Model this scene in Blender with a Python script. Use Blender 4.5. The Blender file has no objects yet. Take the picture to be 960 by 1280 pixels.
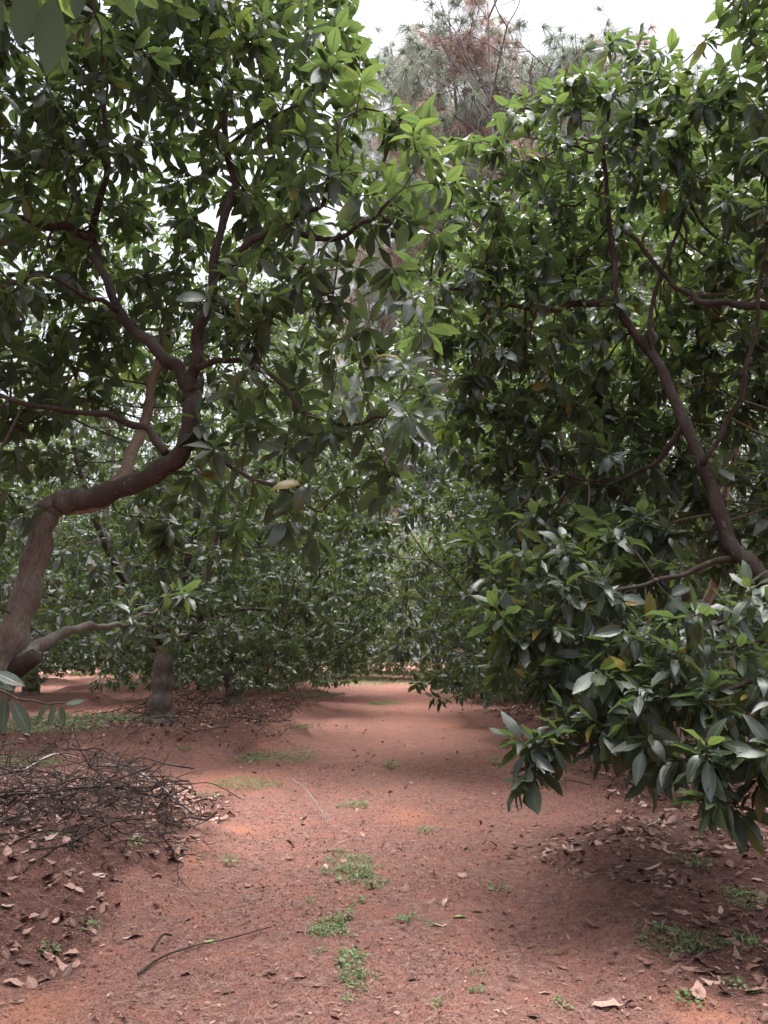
import bpy, math, random
import numpy as np
from mathutils import Vector, Matrix

SEED = 7
rng = np.random.default_rng(SEED)
random.seed(SEED)
scene = bpy.context.scene
COL = scene.collection
PI = math.pi

# ------------------------------------------------------------------ camera
CAM = np.array([0.0, 0.0, 1.6])
PITCH = math.radians(10.3)
F = 961.0


def P(px, py, D):
    """world point at forward distance D metres seen in the direction of a photograph pixel"""
    x = (px - 480) / F
    y = (640 - py) / F
    dy = math.cos(PITCH) - y * math.sin(PITCH)
    dz = math.sin(PITCH) + y * math.cos(PITCH)
    s = D / dy
    return np.array([x * s, D, 1.6 + dz * s])


def G(px, py):
    """point of the level ground in that direction (x, y)"""
    x = (px - 480) / F
    y = (640 - py) / F
    dy = math.cos(PITCH) - y * math.sin(PITCH)
    dz = math.sin(PITCH) + y * math.cos(PITCH)
    s = -1.6 / dz
    return x * s, dy * s


cd = bpy.data.cameras.new('camera')
cam = bpy.data.objects.new('camera', cd)
COL.objects.link(cam)
cam.location = CAM
cam.rotation_euler = (PI / 2 + PITCH, 0, 0)
cd.sensor_fit = 'VERTICAL'
cd.sensor_height = 36
cd.sensor_width = 27
cd.lens = 36 * F / 1280
cd.clip_end = 2000
scene.camera = cam


# ------------------------------------------------------------------ object helpers
def tag(o, label=None, cat=None, group=None, kind=None):
    if label:
        o['label'] = label
    if cat:
        o['category'] = cat
    if group:
        o['group'] = group
    if kind:
        o['kind'] = kind
    return o


def empty(name, loc, label, cat, group=None):
    o = bpy.data.objects.new(name, None)
    o.empty_display_size = 0.2
    COL.objects.link(o)
    o.location = loc
    return tag(o, label, cat, group)


def link(name, me, parent=None, loc=None):
    o = bpy.data.objects.new(name, me)
    COL.objects.link(o)
    if parent is not None:
        o.parent = parent
    if loc is not None:
        o.location = loc
    return o


def dup(root, loc, rotz=0.0, scale=(1, 1, 1)):
    r = root.copy()
    COL.objects.link(r)
    r.location = loc
    r.rotation_euler = (0, 0, rotz)
    r.scale = scale
    for ch in list(root.children):
        c = ch.copy()
        COL.objects.link(c)
        c.parent = r
        for g in list(ch.children):
            d = g.copy()
            COL.objects.link(d)
            d.parent = c
    return r


def np_mesh(name, verts, faces, mat, uv=None, tint=None, smooth=True):
    """faces: (M,4) int array of quads (or (M,3))"""
    me = bpy.data.meshes.new(name)
    verts = np.asarray(verts, dtype=np.float32)
    faces = np.asarray(faces, dtype=np.int32)
    k = faces.shape[1]
    me.vertices.add(len(verts))
    me.vertices.foreach_set('co', verts.ravel())
    me.loops.add(faces.size)
    me.loops.foreach_set('vertex_index', faces.ravel())
    me.polygons.add(len(faces))
    me.polygons.foreach_set('loop_start', np.arange(0, faces.size, k, dtype=np.int32))
    me.polygons.foreach_set('loop_total', np.full(len(faces), k, dtype=np.int32))
    me.polygons.foreach_set('use_smooth', np.full(len(faces), smooth, dtype=bool))
    me.update(calc_edges=True)
    if uv is not None:
        l = me.uv_layers.new(name='UVMap')
        l.data.foreach_set('uv', np.asarray(uv, dtype=np.float32)[faces.ravel()].ravel())
    if tint is not None:
        a = me.color_attributes.new('tint', 'FLOAT_COLOR', 'POINT')
        t = np.ones((len(verts), 4), dtype=np.float32)
        t[:, :3] = tint
        a.data.foreach_set('color', t.ravel())
    me.materials.append(mat)
    me.validate()
    return me


# ------------------------------------------------------------------ numpy value noise
_LAT = np.random.default_rng(11).random((256, 256))


def vnoise(x, y, s=1.0):
    x = np.asarray(x, float) * s + 131.7
    y = np.asarray(y, float) * s + 57.3
    xi = np.floor(x).astype(int)
    yi = np.floor(y).astype(int)
    fx = x - xi
    fy = y - yi
    fx = fx * fx * (3 - 2 * fx)
    fy = fy * fy * (3 - 2 * fy)
    a = _LAT[xi % 256, yi % 256]
    b = _LAT[(xi + 1) % 256, yi % 256]
    c = _LAT[xi % 256, (yi + 1) % 256]
    d = _LAT[(xi + 1) % 256, (yi + 1) % 256]
    return (a * (1 - fx) + b * fx) * (1 - fy) + (c * (1 - fx) + d * fx) * fy - 0.5


_L3 = np.random.default_rng(12).random((64, 64, 64))


def vnoise3(p, s):
    q = np.asarray(p, float) * s + 200.3
    i = np.floor(q).astype(int)
    f = q - i
    f = f * f * (3 - 2 * f)
    out = 0
    for dx in (0, 1):
        for dy in (0, 1):
            for dz in (0, 1):
                w = (f[:, 0] if dx else 1 - f[:, 0]) * (f[:, 1] if dy else 1 - f[:, 1]) * (f[:, 2] if dz else 1 - f[:, 2])
                out = out + w * _L3[(i[:, 0] + dx) % 64, (i[:, 1] + dy) % 64, (i[:, 2] + dz) % 64]
    return out - 0.5


def sstep(a, b, x):
    t = np.clip((x - a) / (b - a), 0, 1)
    return t * t * (3 - 2 * t)


# ------------------------------------------------------------------ materials
def new_mat(name):
    m = bpy.data.materials.new(name)
    m.use_nodes = True
    nt = m.node_tree
    nt.nodes.clear()
    out = nt.nodes.new('ShaderNodeOutputMaterial')
    return m, nt, out


def N(nt, typ, **kw):
    n = nt.nodes.new(typ)
    for k, v in kw.items():
        setattr(n, k, v)
    return n


def mixrgb(nt, fac, a, b, blend='MIX'):
    n = nt.nodes.new('ShaderNodeMix')
    n.data_type = 'RGBA'
    n.blend_type = blend
    for sock, v in ((n.inputs[0], fac), (n.inputs[6], a), (n.inputs[7], b)):
        if isinstance(v, bpy.types.NodeSocket):
            nt.links.new(v, sock)
        elif isinstance(v, (int, float)):
            sock.default_value = v
        else:
            sock.default_value = (*v, 1)
    return n.outputs[2]


def mth(nt, op, a, b=None, c=None, clamp=False):
    n = nt.nodes.new('ShaderNodeMath')
    n.operation = op
    n.use_clamp = clamp
    for i, v in enumerate((a, b, c)):
        if v is None:
            continue
        if isinstance(v, bpy.types.NodeSocket):
            nt.links.new(v, n.inputs[i])
        else:
            n.inputs[i].default_value = v
    return n.outputs[0]


def mrange(nt, v, a, b, c=0.0, d=1.0):
    n = nt.nodes.new('ShaderNodeMapRange')
    nt.links.new(v, n.inputs[0])
    for i, x in enumerate((a, b, c, d)):
        n.inputs[i + 1].default_value = x
    return n.outputs[0]


def noise(nt, co, scale, detail=4, rough=0.6):
    n = nt.nodes.new('ShaderNodeTexNoise')
    n.inputs['Scale'].default_value = scale
    n.inputs['Detail'].default_value = detail
    n.inputs['Roughness'].default_value = rough
    if co is not None:
        nt.links.new(co, n.inputs['Vector'])
    return n.outputs['Fac']


def leaf_material(name, dark, light, young, trans, under, rough=0.34, tfac=0.3):
    m, nt, out = new_mat(name)
    at = N(nt, 'ShaderNodeAttribute', attribute_name='tint')
    sep = N(nt, 'ShaderNodeSeparateColor')
    nt.links.new(at.outputs['Color'], sep.inputs[0])
    var, age, odd = sep.outputs[0], sep.outputs[1], sep.outputs[2]
    base = mixrgb(nt, var, dark, light)
    oi = N(nt, 'ShaderNodeObjectInfo')
    base = mixrgb(nt, mrange(nt, oi.outputs['Random'], 0, 1, 0.0, 0.5), base, mixrgb(nt, 0.5, light, young))
    base = mixrgb(nt, age, base, young)
    base = mixrgb(nt, mth(nt, 'GREATER_THAN', odd, 0.98), base, (0.22, 0.15, 0.02))
    uv = N(nt, 'ShaderNodeUVMap', uv_map='UVMap')
    sx = N(nt, 'ShaderNodeSeparateXYZ')
    nt.links.new(uv.outputs[0], sx.inputs[0])
    off = mth(nt, 'ABSOLUTE', mth(nt, 'SUBTRACT', sx.outputs[0], 0.5))
    rib = mrange(nt, off, 0.025, 0.06, 1, 0)
    # side veins: slanted stripes
    vv = mth(nt, 'SINE', mth(nt, 'MULTIPLY', mth(nt, 'SUBTRACT', sx.outputs[1], mth(nt, 'MULTIPLY', off, 0.45)), 62.0))
    vein = mrange(nt, vv, 0.75, 1.0, 0, 1)
    geo = N(nt, 'ShaderNodeNewGeometry')
    blot = noise(nt, geo.outputs['Position'], 28, 3)
    base = mixrgb(nt, mrange(nt, blot, 0.35, 0.7, 0.0, 0.35), base, dark)
    sp = noise(nt, geo.outputs['Position'], 75, 2)
    base = mixrgb(nt, mrange(nt, sp, 0.70, 0.76, 0, 0.7), base, (0.07, 0.045, 0.025))
    base = mixrgb(nt, mth(nt, 'MULTIPLY', rib, 0.55), base, (0.16, 0.20, 0.07))
    base = mixrgb(nt, mth(nt, 'MULTIPLY', vein, 0.12), base, (0.16, 0.20, 0.07))
    side = mixrgb(nt, geo.outputs['Backfacing'], base, mixrgb(nt, 0.4, under, base))
    ro = mrange(nt, geo.outputs['Backfacing'], 0, 1, rough, 0.6)
    ro2 = mth(nt, 'ADD', ro, mth(nt, 'MULTIPLY', var, 0.2))
    bp = N(nt, 'ShaderNodeBump')
    bp.inputs['Strength'].default_value = 0.25
    bp.inputs['Distance'].default_value = 0.004
    nt.links.new(mth(nt, 'ADD', mth(nt, 'MULTIPLY', vein, -0.5), mth(nt, 'ADD', blot, mth(nt, 'MULTIPLY', rib, -1.0))), bp.inputs['Height'])
    p = N(nt, 'ShaderNodeBsdfPrincipled')
    nt.links.new(side, p.inputs['Base Color'])
    nt.links.new(ro2, p.inputs['Roughness'])
    nt.links.new(bp.outputs[0], p.inputs['Normal'])
    nt.links.new(mrange(nt, geo.outputs['Backfacing'], 0, 1, 0.8, 0.25), p.inputs['Specular IOR Level'])
    t = N(nt, 'ShaderNodeBsdfTranslucent')
    tc = mixrgb(nt, age, trans, (trans[0] * 1.7, trans[1] * 1.45, trans[2]))
    tc = mixrgb(nt, mth(nt, 'MULTIPLY', rib, 0.6), tc, dark)
    nt.links.new(tc, t.inputs['Color'])
    mx = N(nt, 'ShaderNodeMixShader')
    mx.inputs[0].default_value = tfac
    nt.links.new(p.outputs[0], mx.inputs[1])
    nt.links.new(t.outputs[0], mx.inputs[2])
    nt.links.new(mx.outputs[0], out.inputs[0])
    return m


def bark_material(name, a, b, c, scale=9.0, upper=None):
    m, nt, out = new_mat(name)
    tc = N(nt, 'ShaderNodeTexCoord')
    mp = N(nt, 'ShaderNodeMapping')
    mp.inputs['Scale'].default_value = (1, 1, 0.35)
    nt.links.new(tc.outputs['Object'], mp.inputs[0])
    n1 = noise(nt, mp.outputs[0], scale, 6, 0.65)
    n2 = noise(nt, mp.outputs[0], scale * 7, 5, 0.7)
    n3 = noise(nt, tc.outputs['Object'], 2.2, 3)
    col = mixrgb(nt, mrange(nt, n1, 0.35, 0.65), a, b)
    col = mixrgb(nt, mrange(nt, n3, 0.48, 0.66, 0, 0.75), col, c)
    if upper:
        # darker tone of the upper stem, blending down in patches into the lower one
        at = N(nt, 'ShaderNodeAttribute', attribute_name='tint')
        sp = N(nt, 'ShaderNodeSeparateColor')
        nt.links.new(at.outputs['Color'], sp.inputs[0])
        k = mrange(nt, mth(nt, 'ADD', sp.outputs[0], mth(nt, 'MULTIPLY', mth(nt, 'SUBTRACT', n1, 0.5), 1.3)), 0.2, 0.8)
        col = mixrgb(nt, k, col, mixrgb(nt, mrange(nt, n1, 0.35, 0.65), upper[0], upper[1]))
    col = mixrgb(nt, mrange(nt, n2, 0.42, 0.58, 0.45, 0), col, (a[0] * 0.35, a[1] * 0.35, a[2] * 0.35))
    # pale lichen flecks
    n4 = noise(nt, tc.outputs['Object'], 26, 4, 0.6)
    col = mixrgb(nt, mrange(nt, n4, 0.64, 0.70, 0, 0.35), col, (0.26, 0.25, 0.20))
    p = N(nt, 'ShaderNodeBsdfPrincipled')
    nt.links.new(col, p.inputs['Base Color'])
    p.inputs['Roughness'].default_value = 0.82
    p.inputs['Specular IOR Level'].default_value = 0.25
    bp = N(nt, 'ShaderNodeBump')
    bp.inputs['Strength'].default_value = 0.7
    bp.inputs['Distance'].default_value = 0.02
    nt.links.new(mth(nt, 'ADD', mth(nt, 'MULTIPLY', n1, 0.6), mth(nt, 'MULTIPLY', n2, 0.5)), bp.inputs['Height'])
    nt.links.new(bp.outputs[0], p.inputs['Normal'])
    nt.links.new(p.outputs[0], out.inputs[0])
    return m


def dry_leaf_material():
    m, nt, out = new_mat('dry_leaf')
    at = N(nt, 'ShaderNodeAttribute', attribute_name='tint')
    sep = N(nt, 'ShaderNodeSeparateColor')
    nt.links.new(at.outputs['Color'], sep.inputs[0])
    oi = N(nt, 'ShaderNodeObjectInfo')
    v = mth(nt, 'FRACT', mth(nt, 'ADD', sep.outputs[0], oi.outputs['Random']))
    cr = N(nt, 'ShaderNodeValToRGB')
    e = cr.color_ramp.elements
    e[0].position = 0.0
    e[0].color = (0.07, 0.034, 0.028, 1)
    e[1].position = 1.0
    e[1].color = (0.43, 0.30, 0.25, 1)
    for pos, c in ((0.3, (0.12, 0.055, 0.042)), (0.6, (0.185, 0.09, 0.07)), (0.85, (0.31, 0.18, 0.145))):
        k = e.new(pos)
        k.color = (*c, 1)
    nt.links.new(v, cr.inputs[0])
    uv = N(nt, 'ShaderNodeUVMap', uv_map='UVMap')
    sx = N(nt, 'ShaderNodeSeparateXYZ')
    nt.links.new(uv.outputs[0], sx.inputs[0])
    off = mth(nt, 'ABSOLUTE', mth(nt, 'SUBTRACT', sx.outputs[0], 0.5))
    rib = mrange(nt, off, 0.02, 0.06, 1, 0)
    vv = mth(nt, 'SINE', mth(nt, 'MULTIPLY', mth(nt, 'SUBTRACT', sx.outputs[1], mth(nt, 'MULTIPLY', off, 0.45)), 62.0))
    geo = N(nt, 'ShaderNodeNewGeometry')
    n = noise(nt, geo.outputs['Position'], 55, 4)
    col = mixrgb(nt, mrange(nt, n, 0.5, 0.75, 0, 0.6), cr.outputs[0], (0.09, 0.045, 0.035))
    col = mixrgb(nt, mth(nt, 'MULTIPLY', rib, 0.5), col, (0.32, 0.2, 0.15))
    p = N(nt, 'ShaderNodeBsdfPrincipled')
    nt.links.new(col, p.inputs['Base Color'])
    p.inputs['Roughness'].default_value = 0.6
    p.inputs['Specular IOR Level'].default_value = 0.35
    bp = N(nt, 'ShaderNodeBump')
    bp.inputs['Strength'].default_value = 0.5
    bp.inputs['Distance'].default_value = 0.004
    nt.links.new(mth(nt, 'ADD', mth(nt, 'MULTIPLY', vv, 0.3), n), bp.inputs['Height'])
    nt.links.new(bp.outputs[0], p.inputs['Normal'])
    nt.links.new(p.outputs[0], out.inputs[0])
    return m


def tint_material(name, lo, hi, rough=0.7, trans=0.0):
    """simple matter whose colour runs from lo to hi by the tint of each piece"""
    m, nt, out = new_mat(name)
    at = N(nt, 'ShaderNodeAttribute', attribute_name='tint')
    sep = N(nt, 'ShaderNodeSeparateColor')
    nt.links.new(at.outputs['Color'], sep.inputs[0])
    geo = N(nt, 'ShaderNodeNewGeometry')
    n = noise(nt, geo.outputs['Position'], 40, 3)
    col = mixrgb(nt, sep.outputs[0], lo, hi)
    col = mixrgb(nt, mrange(nt, n, 0.45, 0.75, 0, 0.5), col, lo)
    p = N(nt, 'ShaderNodeBsdfPrincipled')
    nt.links.new(col, p.inputs['Base Color'])
    p.inputs['Roughness'].default_value = rough
    p.inputs['Specular IOR Level'].default_value = 0.3
    if trans:
        t = N(nt, 'ShaderNodeBsdfTranslucent')
        nt.links.new(mixrgb(nt, 0.5, col, hi), t.inputs['Color'])
        mx = N(nt, 'ShaderNodeMixShader')
        mx.inputs[0].default_value = trans
        nt.links.new(p.outputs[0], mx.inputs[1])
        nt.links.new(t.outputs[0], mx.inputs[2])
        nt.links.new(mx.outputs[0], out.inputs[0])
    else:
        nt.links.new(p.outputs[0], out.inputs[0])
    return m


def ground_material():
    m, nt, out = new_mat('red_soil')
    geo = N(nt, 'ShaderNodeNewGeometry')
    pos = geo.outputs['Position']
    at = N(nt, 'ShaderNodeAttribute', attribute_name='tint')
    sep = N(nt, 'ShaderNodeSeparateColor')
    nt.links.new(at.outputs['Color'], sep.inputs[0])
    humus, clean = sep.outputs[0], sep.outputs[1]
    nb = noise(nt, pos, 0.55, 5, 0.62)
    nm = noise(nt, pos, 3.2, 6, 0.68)
    nf = noise(nt, pos, 17, 6, 0.72)
    nx = noise(nt, pos, 85, 4, 0.7)
    soil = mixrgb(nt, mrange(nt, nb, 0.36, 0.66), (0.255, 0.107, 0.080), (0.350, 0.147, 0.106))
    soil = mixrgb(nt, mrange(nt, nm, 0.40, 0.64, 0, 0.85), soil, (0.175, 0.085, 0.070))
    soil = mixrgb(nt, mrange(nt, mth(nt, 'ADD', clean, mth(nt, 'ADD', mth(nt, 'MULTIPLY', mth(nt, 'SUBTRACT', nm, 0.5), 1.5), mth(nt, 'MULTIPLY', mth(nt, 'SUBTRACT', nf, 0.5), 1.0))), 0.4, 1.1, 0, 0.7), soil, (0.43, 0.185, 0.110))
    deb = mixrgb(nt, mrange(nt, nf, 0.35, 0.65), (0.10, 0.052, 0.045), (0.33, 0.19, 0.16))
    dw = mrange(nt, mth(nt, 'ADD', mth(nt, 'MULTIPLY', nf, 0.7), mth(nt, 'MULTIPLY', nm, 0.5)), 0.47, 0.67, 0, 0.9)
    dw = mth(nt, 'MULTIPLY', dw, mth(nt, 'SUBTRACT', 1.0, mth(nt, 'MULTIPLY', clean, 0.8)))
    soil = mixrgb(nt, dw, soil, deb)
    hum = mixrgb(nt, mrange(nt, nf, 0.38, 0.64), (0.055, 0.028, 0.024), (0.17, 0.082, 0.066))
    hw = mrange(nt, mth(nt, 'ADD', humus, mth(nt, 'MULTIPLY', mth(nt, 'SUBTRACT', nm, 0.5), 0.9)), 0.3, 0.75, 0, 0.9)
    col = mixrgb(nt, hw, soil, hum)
    col = mixrgb(nt, mrange(nt, nx, 0.52, 0.62, 0, 0.8), col, (0.085, 0.04, 0.034))
    col = mixrgb(nt, mrange(nt, nx, 0.45, 0.33, 0, 0.55), col, (0.42, 0.22, 0.17))
    p = N(nt, 'ShaderNodeBsdfPrincipled')
    nt.links.new(col, p.inputs['Base Color'])
    p.inputs['Roughness'].default_value = 0.95
    p.inputs['Specular IOR Level'].default_value = 0.15
    bp = N(nt, 'ShaderNodeBump')
    bp.inputs['Strength'].default_value = 1.0
    bp.inputs['Distance'].default_value = 0.05
    hgt = mth(nt, 'ADD', mth(nt, 'MULTIPLY', nf, 0.9), mth(nt, 'ADD', mth(nt, 'MULTIPLY', nx, 0.45), mth(nt, 'MULTIPLY', nm, 0.8)))
    nt.links.new(hgt, bp.inputs['Height'])
    nt.links.new(bp.outputs[0], p.inputs['Normal'])
    nt.links.new(p.outputs[0], out.inputs[0])
    return m


M_LEAF = leaf_material('avocado_leaf', (0.0120, 0.0215, 0.0170), (0.0235, 0.0375, 0.0275), (0.048, 0.074, 0.034),
                       (0.112, 0.172, 0.046), (0.046, 0.062, 0.050), 0.27, 0.38)
M_BARK = bark_material('avocado_bark', (0.085, 0.067, 0.057), (0.155, 0.126, 0.109), (0.21, 0.19, 0.165), 9)
M_LIMB = bark_material('avocado_limb_bark', (0.024, 0.0155, 0.012), (0.050, 0.033, 0.026), (0.085, 0.07, 0.058), 12)
M_STEM = bark_material('avocado_stem_bark', (0.085, 0.067, 0.055), (0.155, 0.126, 0.106), (0.21, 0.19, 0.16), 9, ((0.024, 0.0155, 0.012), (0.050, 0.033, 0.026)))
M_TWIG = bark_material('avocado_twig_bark', (0.05, 0.036, 0.028), (0.085, 0.062, 0.044), (0.09, 0.085, 0.05), 20)
M_PALE = bark_material('pale_limb_bark', (0.17, 0.12, 0.085), (0.27, 0.20, 0.145), (0.30, 0.25, 0.19), 9)
M_DRY = dry_leaf_material()
M_STICK = bark_material('dead_wood', (0.03, 0.02, 0.017), (0.066, 0.044, 0.038), (0.12, 0.09, 0.08), 22)
M_STRAW = tint_material('dry_straw', (0.07, 0.034, 0.028), (0.34, 0.20, 0.155), 0.8)
M_WEED = tint_material('weed_leaf', (0.06, 0.10, 0.035), (0.22, 0.32, 0.14), 0.5, 0.35)
M_NEEDLE = tint_material('pine_needle', (0.17, 0.205, 0.155), (0.32, 0.36, 0.28), 0.5, 0.25)
M_DEADNEEDLE = tint_material('dead_pine_needle', (0.27, 0.17, 0.135), (0.44, 0.32, 0.27), 0.6, 0.25)
M_PINEBARK = bark_material('pine_bark', (0.12, 0.085, 0.07), (0.22, 0.17, 0.15), (0.26, 0.21, 0.19), 5)
M_GREYWOOD = bark_material('bare_grey_wood', (0.16, 0.13, 0.125), (0.25, 0.21, 0.2), (0.3, 0.27, 0.26), 8)
M_FRUIT = tint_material('avocado_skin', (0.014, 0.03, 0.012), (0.03, 0.06, 0.02), 0.4)
M_SOIL = ground_material()
M_CUT = bark_material('cut_wood', (0.10, 0.06, 0.045), (0.2, 0.13, 0.1), (0.08, 0.05, 0.04), 14)

# ------------------------------------------------------------------ orchard plan
LEFT_ROW = [(-3.35, 5.2), (-3.95, 13.9), (-4.0, 21.0), (-4.3, 28.0), (-5.4, 34.5)]
RIGHT_ROW = [(3.55, 5.6), (4.25, 12.4), (4.75, 19.0), (5.7, 26.2), (7.0, 32.5)]
LEFT_FAR = [(-11.2, 17.0), (-11.0, 24.5), (-10.6, 32.0), (-10.4, 40.0), (-17.5, 30.0), (-18, 39)]
RIGHT_FAR = [(11.6, 16.0), (11.8, 23.5), (12.0, 31.0), (12.3, 39.0)]
END_ROW = [(-7.5, 45.0), (-2.4, 47.5), (3.2, 46.0), (8.6, 45.5), (14.5, 48.0), (-14, 47)]
MOUNDS = [(-4.3, 6.1, 2.9, 2.95, 0.36), (-4.2, 14.6, 2.9, 3.3, 0.36)]
MOUNDS += [(x, y, 2.6, 3.0, 0.25) for x, y in LEFT_ROW[2:] + LEFT_FAR]
MOUNDS += [(x, y, 2.3, 3.0, 0.14) for x, y in RIGHT_ROW + RIGHT_FAR]


def lane_x(y):
    return -0.12 + 0.033 * np.asarray(y, float)


def mound_mask(x, y, wob=0.0):
    out = np.zeros_like(np.asarray(x, float))
    hh = np.zeros_like(out)
    for cx, cy, rx, ry, h in MOUNDS:
        e = 3.6 if cy < 7 and cx < 0 else 2.2
        q = (np.abs((x - cx) / rx) ** e + np.abs((y - cy) / ry) ** e) ** (1 / e) + wob
        m = 1 - sstep(0.72, 1.08, q)
        out = np.maximum(out, m)
        hh = np.maximum(hh, m * h)
    return out, hh


def ground_h(x, y):
    x = np.asarray(x, float)
    y = np.asarray(y, float)
    wob = vnoise(x, y, 1.1) * 0.22 + vnoise(x, y, 3.1) * 0.08
    _, hh = mound_mask(x, y, wob)
    u = x - lane_x(y)
    h = hh + vnoise(x, y, 0.35) * 0.10 * sstep(0, 6, np.abs(u) + 1)
    h = h + vnoise(x, y, 1.4) * 0.035 + vnoise(x + 9, y, 4.5) * 0.018 + vnoise(x, y + 5, 12) * 0.010 + vnoise(x, y + 5, 27) * 0.006
    # two shallow wheel ruts and a low crown between them
    h = h - 0.035 * (np.exp(-((u + 0.95) / 0.32) ** 2) + np.exp(-((u - 0.95) / 0.32) ** 2))
    return h


def gz(x, y):
    return float(ground_h(np.array([x]), np.array([y]))[0])


# ------------------------------------------------------------------ ground and path
def axis(pts):
    out = []
    for (a, b, s) in pts:
        n = max(1, int(round((b - a) / s)))
        out += list(np.linspace(a, b, n, endpoint=False))
    out.append(pts[-1][1])
    return np.array(out)


xs = axis([(-100, -40, 6), (-40, -14, 1.0), (-14, -5, 0.22), (-5, 5, 0.05), (5, 14, 0.22), (14, 40, 1.0), (40, 100, 6)])
ys = axis([(-20, 2, 1.0), (2, 9.5, 0.05), (9.5, 18, 0.12), (18, 60, 0.4), (60, 130, 5)])
X, Y = np.meshgrid(xs, ys)
Z = ground_h(X, Y)
nx_, ny_ = len(xs), len(ys)
V = np.stack([X.ravel(), Y.ravel(), Z.ravel()], 1)
idx = np.arange(nx_ * ny_).reshape(ny_, nx_)
Q = np.stack([idx[:-1, :-1].ravel(), idx[:-1, 1:].ravel(), idx[1:, 1:].ravel(), idx[1:, :-1].ravel()], 1)


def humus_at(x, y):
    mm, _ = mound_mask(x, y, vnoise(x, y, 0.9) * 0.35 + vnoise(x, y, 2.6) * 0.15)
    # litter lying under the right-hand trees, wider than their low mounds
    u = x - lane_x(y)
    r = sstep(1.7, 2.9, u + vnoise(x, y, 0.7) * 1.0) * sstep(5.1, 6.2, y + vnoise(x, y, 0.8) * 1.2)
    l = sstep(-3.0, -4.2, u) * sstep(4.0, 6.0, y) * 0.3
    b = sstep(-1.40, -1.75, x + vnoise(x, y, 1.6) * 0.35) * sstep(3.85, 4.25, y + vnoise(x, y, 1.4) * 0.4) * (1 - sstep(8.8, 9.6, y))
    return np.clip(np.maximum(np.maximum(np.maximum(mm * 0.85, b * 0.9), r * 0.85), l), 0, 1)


def clean_at(x, y):
    u = x - lane_x(y)
    c = np.zeros_like(x)
    for px, py, rr in ((510, 1020, 0.36), (290, 975, 0.7), (235, 1085, 0.2), (40, 1268, 0.3), (300, 1035, 0.25), (880, 1268, 0.25), (130, 890, 1.2), (560, 905, 0.7), (700, 885, 1.0)):
        gx, gy = G(px, py)
        c = np.maximum(c, np.exp(-(((x - gx) / rr) ** 2 + ((y - gy) / (rr * 1.5)) ** 2)))
    c = np.maximum(c, 0.55 * sstep(9, 20, y) * np.exp(-(u / 2.0) ** 2))
    return np.clip(c, 0, 1)


tn = np.zeros((len(V), 3), np.float32)
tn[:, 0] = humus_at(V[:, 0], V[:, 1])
tn[:, 1] = clean_at(V[:, 0], V[:, 1])
fc = V[Q].mean(1)
u = fc[:, 0] - lane_x(fc[:, 1])
edge = 1.75 + vnoise(fc[:, 0] * 0 + 3, fc[:, 1], 0.8) * 0.5
lane = (np.abs(u) < edge) & (fc[:, 1] < 46) & (fc[:, 1] > -8)


def sub_mesh(name, sel):
    f = Q[sel]
    used, inv = np.unique(f, return_inverse=True)
    return np_mesh(name, V[used], inv.reshape(f.shape), M_SOIL, tint=tn[used])


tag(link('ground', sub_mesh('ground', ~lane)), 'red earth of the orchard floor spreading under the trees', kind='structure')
tag(link('path', sub_mesh('path', lane)), 'bare red dirt lane running between the two tree rows', kind='structure')


# ------------------------------------------------------------------ geometry builders
def nrm(a):
    return a / np.maximum(np.linalg.norm(a, axis=-1, keepdims=True), 1e-9)


ROWS_FULL = (np.array([0, .10, .2, .36, .54, .72, .88, 1.0]), np.array([.05, .07, .55, .90, 1.0, .80, .42, .02]))
ROWS_LOW = (np.array([0, .12, .42, .72, 1.0]), np.array([.05, .12, 1.0, .82, .02]))


def leaf_arrays(pos, d, n, L, W, curl, fold, tint, rows=ROWS_FULL, wave=0.06):
    """N leaves as strips of two quads per row; returns verts, faces, uv, tint"""
    t, w = rows
    R = len(t)
    Nn = len(pos)
    d = nrm(d)
    n = nrm(n - (n * d).sum(1, keepdims=True) * d)
    s = np.cross(d, n)
    tt = t[None, :]
    c = curl[:, None]
    ax = L[:, None] * (tt - c * c * tt ** 3 / 6)
    az = -L[:, None] * c * tt ** 2 / 2
    mid = pos[:, None, :] + d[:, None, :] * ax[..., None] + n[:, None, :] * az[..., None]
    ww = W[:, None] * w[None, :] * 0.5
    fo = fold[:, None]
    wl = rng.normal(0, wave, (Nn, R)) * W[:, None] * (w[None, :] > .2)
    wr = rng.normal(0, wave, (Nn, R)) * W[:, None] * (w[None, :] > .2)
    lft = mid - s[:, None, :] * (ww * np.cos(fo))[..., None] + n[:, None, :] * (ww * np.sin(fo) + wl)[..., None]
    rgt = mid + s[:, None, :] * (ww * np.cos(fo))[..., None] + n[:, None, :] * (ww * np.sin(fo) + wr)[..., None]
    verts = np.stack([lft, mid, rgt], 2).reshape(-1, 3)            # N, R, 3 columns
    base = (np.arange(Nn) * R * 3)[:, None, None]
    r = np.arange(R - 1)[None, :, None] * 3
    # winding so the face normal follows n
    fl = np.array([0, 1, 4, 3])[None, None, :]
    fr = np.array([1, 2, 5, 4])[None, None, :]
    faces = np.concatenate([(base + r + fl).reshape(-1, 4), (base + r + fr).reshape(-1, 4)])
    uv = np.zeros((Nn, R, 3, 2), np.float32)
    uv[..., 0] = np.array([0, .5, 1])[None, None, :]
    uv[..., 1] = t[None, :, None]
    tv = np.repeat(tint, R * 3, axis=0)
    return verts, faces, uv.reshape(-1, 2), tv


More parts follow.
